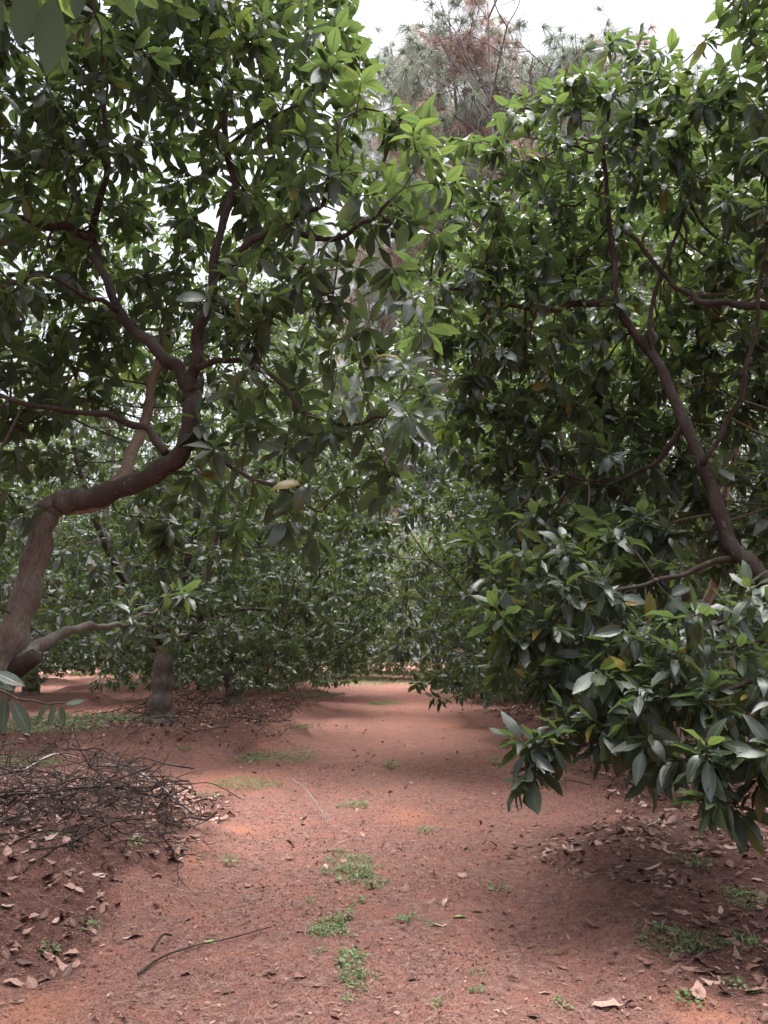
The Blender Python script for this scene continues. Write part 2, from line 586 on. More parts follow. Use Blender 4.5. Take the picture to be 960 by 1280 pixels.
class Tubes:
    def __init__(self):
        self.v, self.f, self.k, self.t = [], [], 0, []

    def add(self, pts, rad, sides=6, cap=True, lump=0.0, tint=0.5):
        pts = np.asarray(pts, float)
        rad = np.asarray(rad, float)
        n = len(pts)
        tg = np.gradient(pts, axis=0)
        tg = nrm(tg)
        a = np.array([0, 0, 1.0]) if abs(tg[0][2]) < 0.8 else np.array([1.0, 0, 0])
        rings = []
        ang = np.arange(sides) * 2 * PI / sides
        u = nrm(np.cross(tg[0], a))
        for i in range(n):
            u = u - tg[i] * np.dot(u, tg[i])
            u = u / max(np.linalg.norm(u), 1e-9)
            v = np.cross(tg[i], u)
            rr = rad[i] * (1 + (rng.normal(0, lump, sides) if lump else 0))
            rings.append(pts[i] + (np.cos(ang) * rr)[:, None] * u + (np.sin(ang) * rr)[:, None] * v)
        V_ = np.concatenate(rings)
        i = np.arange(n - 1)[:, None] * sides
        j = np.arange(sides)[None, :]
        j2 = (j + 1) % sides
        f = np.stack([i + j, i + j2, i + j2 + sides, i + j + sides], -1).reshape(-1, 4)
        extra = []
        vv = [V_]
        if cap:
            vv.append(pts[[0, -1]] + np.array([-tg[0] * rad[0] * 0.2, tg[-1] * rad[-1] * 0.3]))
            c0, c1 = n * sides, n * sides + 1
            for k in range(0, sides - sides % 2, 2):
                a0, a1, a2 = k, k + 1, (k + 2) % sides
                extra.append([c0, a2, a1, a0])
                o = (n - 1) * sides
                extra.append([c1, o + a0, o + a1, o + a2])
        V_ = np.concatenate(vv)
        self.v.append(V_)
        self.f.append(f + self.k)
        if extra:
            self.f.append(np.array(extra) + self.k)
        tn_ = np.zeros((len(V_), 3))
        tr = np.broadcast_to(np.asarray(tint, float), (n,))
        tn_[:n * sides, 0] = np.repeat(tr, sides)
        if cap:
            tn_[n * sides:, 0] = tr[[0, -1]]
        self.t.append(tn_)
        self.k += len(V_)

    def mesh(self, name, mat):
        return np_mesh(name, np.concatenate(self.v), np.concatenate(self.f), mat, tint=np.concatenate(self.t))


def spline(pts, n_per=6):
    """Catmull-Rom through points (each any dimension)"""
    p = np.asarray(pts, float)
    q = np.vstack([2 * p[0] - p[1], p, 2 * p[-1] - p[-2]])
    out = []
    for i in range(1, len(q) - 2):
        for t in np.linspace(0, 1, n_per, endpoint=False):
            a, b, c, d = q[i - 1], q[i], q[i + 1], q[i + 2]
            out.append(0.5 * (2 * b + (c - a) * t + (2 * a - 5 * b + 4 * c - d) * t * t + (3 * b - a - 3 * c + d) * t ** 3))
    out.append(p[-1])
    return np.array(out)


def colonize(seeds, attr, step, kill, iters=120, up=0.05, jit=0.12):
    """space colonisation from seed points towards attraction points"""
    pos = [np.array(s) for s in seeds]
    par = [-1] * len(pos)
    A = np.array(attr)
    near = np.zeros(len(A), int)
    dist = np.full(len(A), 1e9)

    def upd(new_idx):
        nonlocal near, dist
        if not len(new_idx):
            return
        Pn = np.array([pos[i] for i in new_idx])
        for c in range(0, len(A), 800):
            d = np.linalg.norm(A[c:c + 800, None, :] - Pn[None], axis=2)
            k = d.argmin(1)
            m = d[np.arange(len(k)), k]
            b = m < dist[c:c + 800]
            dist[c:c + 800] = np.where(b, m, dist[c:c + 800])
            near[c:c + 800] = np.where(b, np.array(new_idx)[k], near[c:c + 800])

    upd(list(range(len(pos))))
    kids = {}
    for it in range(iters):
        keep = dist > kill
        A, near, dist = A[keep], near[keep], dist[keep]
        if not len(A):
            break
        new = []
        order = np.argsort(near)
        un, st = np.unique(near[order], return_index=True)
        for g, ids in zip(un, np.split(order, st[1:])):
            if kids.get(g, 0) >= 4:
                # crowded: drop the attractors it cannot serve
                dist[ids] = 0
                continue
            v = nrm(A[ids] - pos[g]).sum(0)
            if np.linalg.norm(v) < 0.2 * len(ids):
                v = A[ids[0]] - pos[g]
            v = v / max(np.linalg.norm(v), 1e-9)
            if par[g] >= 0:
                pv = pos[g] - pos[par[g]]
                v = v + 0.45 * pv / max(np.linalg.norm(pv), 1e-9)
            v = v + rng.normal(0, jit, 3) + np.array([0, 0, up])
            v = v / np.linalg.norm(v)
            pos.append(pos[g] + v * step)
            par.append(int(g))
            kids[g] = kids.get(g, 0) + 1
            new.append(len(pos) - 1)
        upd(new)
    return np.array(pos), np.array(par)


def branch_tree(pos, par, n_seed, tip_r=0.0036, p=2.2, rmax=0.05, sides=5):
    """tubes for the grown twigs; returns Tubes, depth-to-tip, children count"""
    n = len(pos)
    ch = [[] for _ in range(n)]
    for i in range(n_seed, n):
        ch[par[i]].append(i)
    for _ in range(2):
        q = pos.copy()
        for i in range(n_seed, n):
            if ch[i]:
                q[i] = 0.5 * pos[i] + 0.25 * pos[par[i]] + 0.25 * pos[ch[i]].mean(0)
        pos[:] = q
    rp = np.zeros(n)
    hgt = np.zeros(n, int)
    for i in range(n - 1, n_seed - 1, -1):
        if not ch[i]:
            rp[i] = tip_r ** p
        rp[i] = max(rp[i], tip_r ** p)
        if par[i] >= n_seed:
            rp[par[i]] += rp[i]
            hgt[par[i]] = max(hgt[par[i]], hgt[i] + 1)
    rad = np.minimum(rp ** (1 / p), rmax)
    T = Tubes()
    for i in range(n_seed, n):
        if par[i] < n_seed or len(ch[par[i]]) > 1 and ch[par[i]][0] != i:
            chain = [par[i], i]
            while ch[chain[-1]]:
                chain.append(ch[chain[-1]][0])
            r = rad[chain].copy()
            r[0] = r[1]
            T.add(pos[chain], r * np.linspace(1.0, 0.9, len(r)), sides if r[1] > 0.008 else 4, cap=False)
    return T, hgt, ch, rad


def twig_leaves(pos, par, n_seed, hgt, ch, size, per_tip=(7, 11), along=4, along_n=1.2, droop=0.35, keepf=None):
    """leaf whorls at the twig tips and single leaves along the last stretch"""
    Pp, D, Nn, S, T = [], [], [], [], []
    up = np.array([0, 0, 1.0])
    for i in range(n_seed, len(pos)):
        if hgt[i] > along:
            continue
        td = pos[i] - pos[par[i]]
        td = td / max(np.linalg.norm(td), 1e-9)
        tip = not ch[i]
        k = rng.integers(*per_tip) if tip else rng.poisson(along_n)
        if k == 0:
            continue
        a = up if abs(td[2]) < 0.9 else np.array([1.0, 0, 0])
        e1 = np.cross(td, a)
        e1 /= np.linalg.norm(e1)
        e2 = np.cross(td, e1)
        youth = max(0.0, rng.normal(0.10, 0.34)) * (1 if tip else 0.5)
        shoot = rng.random()
        ph0 = rng.random() * 6.28
        for q in range(k):
            f = q / max(k - 1, 1)
            tilt = math.radians((28 + 75 * f if tip else 65) + rng.normal(0, 11))
            ph = ph0 + q * 2.4 + rng.normal(0, .25)
            rad = e1 * math.cos(ph) + e2 * math.sin(ph)
            d = td * math.cos(tilt) + rad * math.sin(tilt)
            d = d + np.array([0, 0, -droop * (0.4 + 1.0 * f) + rng.normal(0, .1)])
            nn = td * 0.55 + up * 0.9 + rng.normal(0, 0.33, 3)
            base = pos[i] - td * (0.012 * q if tip else rng.random() * 0.08)
            Pp.append(base)
            D.append(d)
            Nn.append(nn)
            s = size * rng.uniform(0.62, 1.25) * (0.62 + 0.38 * min(1, f * 1.7 + 0.25) if tip else 0.95)
            S.append(s)
            T.append([np.clip(0.5 * shoot + 0.5 * rng.random(), 0, 1), np.clip(youth * (1.25 - 0.7 * f) + rng.normal(0, .06), 0, 1), rng.random()])
    return np.array(Pp), np.array(D), np.array(Nn), np.array(S), np.array(T)


def leaves_mesh(name, L, mat=None, rows=ROWS_FULL, wfac=0.375):
    Pp, D, Nn, S, T = L
    n = len(Pp)
    v, f, uv, tv = leaf_arrays(Pp, D, Nn, S, S * wfac * rng.uniform(0.8, 1.2, n), rng.normal(0.4, 0.5, n), rng.normal(0.3, 0.2, n), T, rows)
    return np_mesh(name, v, f, mat or M_LEAF, uv=uv, tint=tv)


def blob_points(blobs, spacing):
    """points spread through a union of balls (centre, radius), not closer than about `spacing`"""
    out = []
    grid = {}
    for c, r in blobs:
        c = np.asarray(c, float)
        m = int(18 * (r / spacing) ** 3) + 4
        q = rng.normal(size=(m, 3))
        q = nrm(q) * (rng.random((m, 1)) ** 0.36) * r
        q[:, 2] *= 0.92
        for p in q + c:
            k = tuple(np.floor(p / spacing).astype(int))
            ok = True
            for a in (-1, 0, 1):
                for b in (-1, 0, 1):
                    for d in (-1, 0, 1):
                        for w in grid.get((k[0] + a, k[1] + b, k[2] + d), ()):
                            if (w[0] - p[0]) ** 2 + (w[1] - p[1]) ** 2 + (w[2] - p[2]) ** 2 < spacing * spacing:
                                ok = False
                                break
                        if not ok:
                            break
                    if not ok:
                        break
                if not ok:
                    break
            if ok:
                grid.setdefault(k, []).append(p)
                out.append(p)
    return np.array(out)


def limb_tube(pts, r0, r1, sides=9, n_per=7, wob=0.012, lump=0.03, rads=None):
    c = spline(pts, n_per)
    c = c + np.stack([vnoise(np.arange(len(c)) * 0.35, np.full(len(c), k * 7.7 + r0 * 900)) for k in range(3)], 1) * wob * 2
    if rads is not None:
        r = spline(np.array(rads)[:, None], n_per)[:, 0]
    else:
        r = r0 + (r1 - r0) * np.linspace(0, 1, len(c)) ** 0.62
    return c, r


def build_tree(root, trunk, trunk_mat, limbs, attr, step, kill, size, spacing_seed=2, rows=ROWS_FULL, droop=0.35,
               origin=None, per_tip=(7, 11), along=4, along_n=1.2, up=0.05, rmax=0.03, shoots=(), leaf_mat=None):
    """trunk: (points, radii); limbs: list of (points, r0, r1, material). All in world coordinates, stored relative to origin."""
    o = np.asarray(origin, float)
    seeds = []
    T = Tubes()
    c, r = limb_tube(trunk[0], 0, 0, rads=trunk[1], wob=0.02)
    r = r * (1 + 0.09 * np.sin(np.arange(len(r)) * 1.3 + r[0] * 50) + rng.normal(0, .025, len(r)))
    tt = spline(np.array(trunk[2])[:, None], 7)[:, 0] if len(trunk) > 2 else 0.5
    T.add(c - o, r, 14, True, 0.035, tt)
    link('trunk', T.mesh('trunk', trunk_mat), root)
    for pts, r0, r1, mat in limbs:
        c, r = limb_tube(pts, r0, r1, wob=0.025)
        T = Tubes()
        r = r * (1 + 0.07 * np.sin(np.arange(len(r)) * 1.1 + r0 * 300) + rng.normal(0, .03, len(r)))
        T.add(c - o, r, 10 if r0 > 0.04 else 7, True, 0.045)
        link('limb', T.mesh('limb', mat), root)
        k = len(c)
        for q in range(k // 4, k, spacing_seed):
            seeds.append(c[q])
        seeds.append(c[-1])
    pos, par = colonize(seeds, attr, step, kill, up=up)
    if len(shoots):
        pl, ql = list(pos), list(par)
        for tgt, dr in shoots:
            A = np.array(pl)
            g = int(np.linalg.norm(A - tgt, axis=1).argmin())
            a = pl[g]
            dr = np.asarray(dr, float) / np.linalg.norm(dr)
            dd = np.linalg.norm(tgt - a)
            k = max(2, int(dd / 0.12))
            b = tgt - dr * min(.5, dd * .5)
            last = g
            for q in range(1, k + 1):
                t = q / k
                pl.append((1 - t) ** 2 * a + 2 * t * (1 - t) * b + t * t * tgt)
                ql.append(last)
                last = len(pl) - 1
        pos, par = np.array(pl), np.array(ql)
    pos = pos - o
    T, hgt, ch, rad = branch_tree(pos, par, len(seeds), rmax=rmax)
    link('twigs', T.mesh('twigs', M_TWIG), root)
    L = twig_leaves(pos, par, len(seeds), hgt, ch, size, droop=droop, per_tip=per_tip, along=along, along_n=along_n)
    crown = link('crown', leaves_mesh('crown', L, leaf_mat, rows=rows), root)
    print('tree', root.name, 'nodes', len(pos), 'leaves', len(L[0]))
    return crown


def PP(lst):
    return [P(*a) for a in lst]


# ------------------------------------------------------------------ near left tree
def fruit_mesh(name, scale):
    ring, seg = 12, 14
    v, f = [], []
    for i in range(ring + 1):
        t = i / ring
        z = -math.cos(PI * t)
        w = math.sin(PI * t) * (0.74 - 0.16 * z)
        for j in range(seg):
            a = 2 * PI * j / seg
            v.append((w * math.cos(a), w * math.sin(a), z))
    for i in range(ring):
        for j in range(seg):
            f.append([i * seg + j, i * seg + (j + 1) % seg, (i + 1) * seg + (j + 1) % seg, (i + 1) * seg + j])
    v = np.array(v) * scale
    return np_mesh(name, v, np.array(f), M_FRUIT, tint=np.tile([0.4, 0, 0], (len(v), 1)))


def fruits(root, o, spots):
    me = fruit_mesh('fruit', 0.047)
    for px, py, D in spots:
        p = P(px, py, D) - o
        b = link('fruit', me, root, p)
        b.rotation_euler = (rng.normal(0, .15), rng.normal(0, .15), rng.random() * 6)
        T = Tubes()
        T.add(spline([[0, 0, 0.045], [0.006, 0.004, 0.10], [0.03, 0.01, 0.17]], 4), np.full(9, 0.0025), 5)
        link('stalk', T.mesh('stalk', M_TWIG), b)


def near_left():
    bx, by = LEFT_ROW[0]
    o = np.array([bx, by, gz(bx, by)])
    root = empty('avocado_tree', o, 'near avocado tree with a crooked reddish limb arching up beside the brush heap', 'avocado tree', 'avocado trees in the left row')
    base = o - [0, 0, 0.15]
    trunk = ([base, P(-75, 1010, 5.15), P(-20, 890, 5.1), P(10, 815, 5.1), P(35, 730, 5.1), P(54, 660, 5.1), P(68, 632, 5.1), P(92, 625, 5.08), P(130, 618, 5.05), P(185, 596, 5.0), P(220, 572, 4.95), P(237, 535, 4.95), P(239, 490, 5.0)],
             [0.22, 0.145, 0.118, 0.102, 0.086, 0.082, 0.079, 0.075, 0.071, 0.066, 0.062, 0.058, 0.055], [0, 0, 0, 0, 0, .12, .35, .55, .8, 1, 1, 1, 1])
    Lm = M_LIMB
    limbs = [
        (PP([(238.5, 500, 4.99), (241, 465, 5.0), (248, 425, 5.0), (262, 370, 5.0), (268, 310, 5.0), (290, 230, 5.1), (282, 150, 5.2), (300, 60, 5.3), (290, -60, 5.4)]), 0.053, 0.017, Lm),
        (PP([(238, 492, 5.0), (222, 460, 5.05), (190, 432, 5.1), (155, 395, 5.2), (128, 340, 5.3), (118, 290, 5.4), (135, 200, 5.4), (126, 110, 5.4), (110, 20, 5.4), (120, -80, 5.5)]), 0.056, 0.015, Lm),
        (PP([(118, 300, 5.4), (80, 285, 5.3), (20, 275, 5.1), (-60, 250, 5.0), (-150, 180, 5.0)]), 0.045, 0.016, Lm),
        (PP([(205, 566, 4.98), (178, 535, 5.0), (140, 520, 5.0), (80, 512, 4.9), (20, 502, 4.7), (-60, 470, 4.6)]), 0.034, 0.013, Lm),
        (PP([(245, 460, 4.98), (275, 452, 4.9), (315, 456, 4.8), (350, 482, 4.7), (385, 520, 4.6), (430, 530, 4.5), (480, 522, 4.4)]), 0.026, 0.009, Lm),
        (PP([(240, 540, 4.95), (265, 565, 4.9), (300, 592, 4.85), (350, 610, 4.8), (400, 640, 4.7)]), 0.02, 0.007, Lm),
        (PP([(264, 350, 5.0), (300, 318, 5.0), (345, 285, 4.9), (400, 300, 4.7), (440, 290, 4.5), (490, 250, 4.4)]), 0.04, 0.012, Lm),
        (PP([(285, 190, 5.15), (330, 150, 5.1), (375, 130, 5.0), (420, 60, 5.0), (436, 0, 5.0)]), 0.024, 0.008, Lm),
        (PP([(345, 285, 4.9), (400, 255, 4.7), (415, 210, 4.6), (425, 150, 4.6)]), 0.022, 0.008, Lm),
        (PP([(150, 390, 5.2), (110, 370, 5.0), (60, 345, 4.8), (0, 360, 4.5)]), 0.024, 0.009, Lm),
        (PP([(95, 628, 5.12), (118, 632, 5.25), (140, 612, 5.45), (165, 565, 5.7), (185, 510, 5.9), (196, 460, 6.0), (215, 380, 6.3)]), 0.07, 0.03, M_PALE),
        (PP([(25, 830, 5.1), (50, 808, 5.2), (80, 792, 5.4), (110, 782, 5.7), (140, 784, 6.0), (170, 776, 6.3), (195, 760, 6.5)]), 0.058, 0.010, M_BARK),
        # branch reaching out over the camera, ending in the leaves that hang into the top corner
        (PP([(120, -60, 5.4), (100, -120, 4.2), (80, -150, 3.0), (60, -110, 2.1), (55, -70, 1.85)]), 0.02, 0.006, M_LIMB),
        (PP([(-60, 905, 5.1), (-70, 850, 4.4), (-60, 820, 3.9), (-25, 835, 3.6), (0, 862, 3.5), (40, 878, 3.45), (80, 880, 3.5)]), 0.014, 0.004, M_LIMB),
    ]
    B = [(60, 120, 5, 1.0), (200, 70, 5.5, 1.0), (330, 120, 5.3, .9), (430, 190, 4.8, .62), (120, 230, 6.1, .85), (300, 250, 6.0, .7),
         (420, 300, 4.6, .5), (490, 190, 4.4, .34), (505, 265, 4.5, .38), (40, 380, 5.7, .7), (190, 400, 6.0, .8), (370, 400, 4.8, .55),
         (460, 350, 4.6, .3), (470, 500, 4.4, .42), (500, 400, 4.5, .3), (515, 500, 4.4, .26), (455, 610, 4.7, .25), (490, 340, 4.6, .25), (330, 530, 4.9, .5), (420, 575, 4.6, .36), (90, 470, 5.9, .55), (10, 470, 5.4, .5), (60, 560, 5.6, .4),
         (250, 480, 6.3, .55), (300, 620, 5.3, .4), (370, 655, 4.9, .25), (200, 640, 5.9, .35), (390, 500, 5.2, .4), (210, 745, 6.6, .22), (170, 760, 6.3, .15),
         (100, -90, 5.2, 1.1), (300, -60, 5.5, .9), (-150, 60, 4.6, 1.1), (-160, 350, 4.4, 1.0), (-120, 620, 4.4, .6), (390, 50, 5.3, .5), (250, 0, 4.6, .5), (130, 20, 4.2, .5)]
    blobs = [(P(a, b, D), r) for a, b, D, r in B]
    blobs += [(np.array([-1.3, 2.3, 4.55]), .6), (np.array([-.6, 2.2, 4.7]), .4), (np.array([-.85, 1.7, 4.1]), .5), (np.array([-1.5, 1.5, 4.1]), .5)]  # unseen foliage added above the camera to shade the corner leaves
    attr = blob_points(blobs, 0.218)
    crown = build_tree(root, trunk, M_STEM, limbs[:-1], attr, 0.12, 0.13, 0.195, origin=o, per_tip=(9, 14), along_n=1.3, up=.14, droop=.26)
    # the last limb carries only its own spray
    for pts, r0, r1, mat in limbs[-1:]:
        c, r = limb_tube(pts, r0, r1, wob=0.01)
        T = Tubes()
        T.add(c - o, r, 7)
        link('limb', T.mesh('limb', mat), root)

    def spray(spots, size):
        Pp, D, Nn, S, Tn = [], [], [], [], []
        for px, py, Dd, dx, dy, dz, s, age in spots:
            Pp.append(P(px, py, Dd) - o)
            D.append((dx, dy, dz))
            Nn.append((rng.normal(0, .2), 0.55, .65) if age < .3 and Dd < 2.4 else (rng.normal(0, .2), -0.75, .65))
            S.append(size * s)
            Tn.append((rng.random() * .4, age, rng.random() * .9))
        S = np.array(S)
        v, f, uv, tv = leaf_arrays(np.array(Pp), np.array(D, float), np.array(Nn, float), S, S * .34, rng.normal(.12, .1, len(S)), rng.normal(.25, .1, len(S)), np.array(Tn), ROWS_FULL, .02)
        me = np_mesh('spray', v, f, M_LEAF, uv=uv, tint=tv)
        return link('hanging_spray', me, root)
    spray([(68, -12, 1.84, -.03, .05, -1, 1.15, .0), (32, -32, 1.84, .02, .05, -1, 1.05, .0), (95, -38, 1.85, .1, 0, -1, .75, .0), (130, -40, 1.9, .5, .1, -.8, .8, .1),
           (150, -40, 2.0, .6, .1, -.6, .8, .25), (5, -10, 1.85, -.3, 0, -.8, 1.0, .0), (75, 50, 2.3, .2, .2, -1, .55, .0)], 0.225)
    T = Tubes()
    for a, b in (((55, -70, 1.85), (68, -12, 1.84)), ((55, -70, 1.85), (32, -32, 1.84)), ((55, -70, 1.85), (95, -38, 1.85)), ((95, -38, 1.85), (130, -40, 1.9)), ((130, -40, 1.9), (150, -40, 2.0)), ((55, -70, 1.85), (5, -10, 1.85)), ((55, -70, 1.85), (75, 50, 2.3))):
        T.add([P(*a) - o, P(*b) - o], [0.004, 0.003], 5)
    link('twigs', T.mesh('hanging_twigs', M_TWIG), root)
    spray([(0, 865, 3.5, -.1, 0, -1, 1.0, 0), (8, 868, 3.5, .05, -.2, -1, 1.0, 0), (14, 872, 3.5, .55, 0, -.9, 1.1, 0), (-6, 862, 3.5, -.5, 0, -.8, 1, 0), (3, 870, 3.48, -.3, -.3, -.6, .8, .1),
           (62, 878, 3.45, -.3, .1, -.35, .62, 0), (76, 880, 3.48, .15, 0, -.55, .55, 0), (80, 880, 3.5, .6, 0, .1, .55, 0), (70, 879, 3.46, -.1, -.1, -.6, .6, 0),
           (-15, 835, 3.6, .1, 0, -.9, 1.0, 0), (-25, 830, 3.65, .5, 0, -.35, 1.2, 0), (-10, 838, 3.6, .7, 0, -.3, 1.0, 0)], 0.17)
    # sawn stub on the fork
    T = Tubes()
    a = P(20, 836, 5.1)
    b = P(42, 822, 4.95)
    T.add(np.array([a, a * .4 + b * .6, b]) - o, [0.07, 0.056, 0.052], 12, True, 0.06)
    link('sawn_stub', T.mesh('sawn_stub', M_LIMB), root)
    fruits(root, o, [(447, 418, 4.55), (433, 427, 4.6), (476, 434, 4.5)])
    return root


def near_right():
    bx, by = RIGHT_ROW[0]
    o = np.array([bx, by, gz(bx, by)])
    root = empty('avocado_tree', o, 'near avocado tree with long leaning dark limb and big leaves drooping to the ground', 'avocado tree', 'avocado trees in the right row')
    base = o - [0, 0, 0.15]
    trunk = ([base, P(1080, 960, 5.6), P(1062, 850, 5.6), P(1035, 790, 5.55), P(1000, 752, 5.5)], [0.25, 0.19, 0.16, 0.13, 0.10])
    Lm = M_LIMB
    limbs = [
        (PP([(1005, 755, 5.5), (962, 726, 5.5), (925, 695, 5.55), (903, 655, 5.6), (888, 600, 5.7), (852, 522, 5.9), (822, 450, 6.0), (792, 415, 6.05), (770, 375, 6.1), (766, 315, 6.1), (757, 250, 6.1), (757, 170, 6.1), (775, 90, 6.1)]), 0.088, 0.014, Lm),
        (PP([(768, 376, 6.1), (735, 378, 6.1), (690, 386, 6.15), (640, 383, 6.25), (590, 368, 6.4), (540, 350, 6.5)]), 0.04, 0.012, Lm),
        (PP([(880, 585, 5.7), (915, 520, 5.5), (940, 430, 5.3), (960, 300, 5.2), (960, 150, 5.2)]), 0.024, 0.009, Lm),
        (PP([(960, 382, 5.25), (905, 378, 5.6), (868, 372, 5.8), (832, 345, 5.95), (800, 305, 6.0), (780, 290, 6.0)]), 0.034, 0.015, Lm),
        (PP([(820, 448, 6.0), (810, 400, 6.0), (840, 300, 6.0), (870, 220, 6.0)]), 0.03, 0.01, Lm),
        (PP([(915, 700, 5.55), (872, 710, 5.3), (812, 728, 5.2), (752, 748, 5.15), (690, 775, 5.15), (650, 800, 5.15)]), 0.024, 0.008, Lm),
        (PP([(856, 530, 5.9), (815, 580, 6.1), (760, 600, 6.2), (700, 590, 6.2)]), 0.03, 0.01, Lm),
        (PP([(1035, 800, 5.5), (980, 830, 4.9), (920, 855, 4.6), (850, 880, 4.6), (780, 905, 4.7), (725, 930, 4.75), (690, 935, 4.7)]), 0.03, 0.006, Lm),
        (PP([(1040, 820, 5.5), (1000, 860, 4.8), (960, 900, 4.4), (900, 920, 4.3)]), 0.026, 0.008, Lm),
        (PP([(1010, 770, 5.5), (960, 770, 5.0), (900, 775, 4.7), (850, 800, 4.7)]), 0.03, 0.01, Lm),
        (PP([(1062, 850, 5.6), (1030, 830, 5.8), (960, 800, 6.4)]), 0.05, 0.02, Lm),
        (PP([(848, 830, 8.5), (862, 795, 8.4), (884, 750, 8.2), (900, 690, 8.0), (905, 620, 7.9), (930, 520, 7.8)]), 0.075, 0.03, M_PALE),
    ]
    # the pale stem comes up from its own foot beside the trunk
    fx, fy = P(840, 870, 8.6)[:2]
    limbs[-1] = ([np.array([fx, fy, gz(fx, fy) - 0.1])] + limbs[-1][0], 0.085, 0.03, M_PALE)
    B = [(785, 100, 6.1, .42), (700, 180, 6.1, .6), (625, 225, 6.2, .45), (570, 215, 6.4, .3), (850, 190, 6, .75), (740, 265, 6.7, .75), (590, 320, 6.4, .55), (900, 300, 6.6, .8),
         (670, 410, 6.5, .75), (560, 400, 6.8, .45), (800, 470, 7.4, .8), (930, 460, 7.0, .8), (640, 520, 6.8, .7), (710, 600, 6.7, .7), (860, 600, 7.4, .7),
         (950, 600, 7.2, .5), (640, 680, 6.2, .45), (690, 745, 5.4, .5), (780, 700, 5.7, .5), (770, 800, 5.3, .5), (650, 790, 5.2, .28), (960, 690, 6.6, .5), (800, 850, 5.7, .5), (860, 900, 5.4, .4),
         (820, 850, 4.8, .45), (760, 880, 4.9, .35), (850, 920, 4.6, .35), (890, 840, 4.5, .45), (950, 790, 4.5, .4), (930, 930, 4.25, .4), (830, 915, 4.5, .2), (885, 985, 4.2, .2), (960, 980, 4.2, .3),
         (668, 925, 4.7, .15), (655, 960, 4.65, .10), (720, 850, 5.1, .3), (930, 40, 5.2, .42), (960, 140, 5.2, .5), (990, 250, 5.0, .5), (1020, 60, 5.4, .5), (1040, 300, 5.6, .6), (1040, 600, 5.6, .6), (1020, 860, 4.6, .4)]
    blobs = [(P(a, b, D), r) for a, b, D, r in B]
    attr = blob_points(blobs, 0.18)
    shoots = []
    for a, b, D, dx, dy, dz in ((668, 918, 4.7, -.5, -.4, .3), (655, 940, 4.65, -.4, -.5, -.5), (690, 945, 4.7, .3, -.6, -.3), (668, 965, 4.65, -.1, -.5, -.9), (648, 985, 4.65, -.3, -.2, -1),
                                (700, 915, 4.75, .3, -.3, .3), (640, 770, 5.1, -.7, -.3, .5), (655, 800, 5.1, -.5, -.5, .1), (625, 800, 5.1, -.8, -.3, -.2), (640, 830, 5.1, -.4, -.5, -.7), (690, 790, 5.1, .2, -.6, .5),
                                (665, 850, 5.1, -.2, -.5, -.8), (700, 840, 5.1, .3, -.6, -.2), (730, 870, 5.0, -.3, -.6, -.4), (620, 850, 5.15, -.6, -.3, -.9),
                                (810, 880, 4.4, -.3, -.8, .3), (815, 920, 4.35, -.2, -.8, -.4), (780, 900, 4.5, -.6, -.5, -.3), (840, 950, 4.3, .1, -.7, -.7), (800, 945, 4.4, -.3, -.5, -.8), (860, 870, 4.4, .2, -.8, .4),
                                (885, 850, 4.3, .1, -.8, .6), (910, 890, 4.2, .3, -.8, .1), (940, 860, 4.2, .4, -.7, .4), (900, 930, 4.15, -.1, -.8, -.3), (880, 970, 4.1, -.4, -.6, -.4), (895, 1000, 4.1, -.1, -.5, -.8),
                                (935, 950, 4.1, .2, -.8, -.2), (955, 900, 4.15, .5, -.6, .1), (950, 985, 4.1, .2, -.5, -.8), (870, 1000, 4.1, -.6, -.3, -.5), (770, 850, 4.7, -.3, -.7, .5), (740, 900, 4.7, -.4, -.6, -.2),
                                (790, 800, 4.7, -.2, -.7, .6), (850, 810, 4.5, .1, -.8, .5), (920, 800, 4.3, .2, -.8, .5), (825, 850, 4.5, 0, -.8, .3), (960, 840, 4.2, .4, -.7, .4), (760, 800, 4.9, -.4, -.6, .5)):
        shoots.append((P(a, b, D), (dx, dy, dz)))
    build_tree(root, trunk, M_BARK, limbs, attr, 0.12, 0.13, 0.2, origin=o, droop=0.45, per_tip=(10, 15), along_n=1.5, up=.1, shoots=shoots)
    fruits(root, o, [(748, 217, 6.0), (668, 300, 6.2)])
    return root


# ------------------------------------------------------------------ generic orchard trees
def dome_points(R, H, z0, n_spacing, gap=0.22, squash=1.0, lean=(0, 0)):
    m = 60000
    p = np.stack([rng.uniform(-R, R, m), rng.uniform(-R, R, m), rng.uniform(z0, H, m)], 1)
    t = (p[:, 2] - z0) / (H - z0)
    prof = np.where(t < 0.3, 0.80 + 0.2 * t / 0.3, np.sqrt(np.clip(1 - ((t - 0.3) / 0.7) ** 2, 0, 1)))
    a = np.arctan2(p[:, 1], p[:, 0])
    lob = 1 + 0.16 * np.sin(a * 3 + lean[0]) * np.cos(t * 5 + lean[1]) + 0.12 * np.sin(a * 5 + 2 * lean[1])
    q = np.hypot(p[:, 0], p[:, 1]) / (R * prof * lob + 1e-6)
    inner = np.maximum(q, t)
    dens = np.where(inner > 0.62, 1.0, 0.22)
    nz = vnoise3(p + lean[0] * 13.0, 0.75) + 0.5 * vnoise3(p, 1.7)
    ok = (q < 1) & (rng.random(m) < dens) & (nz > -gap)
    p = p[ok]
    return p


def thin(p, s):
    seen = {}
    out = []
    for q in p:
        k = tuple(np.floor(q / s).astype(int))
        if k in seen:
            continue
        seen[k] = 1
        out.append(q)
    return np.array(out)


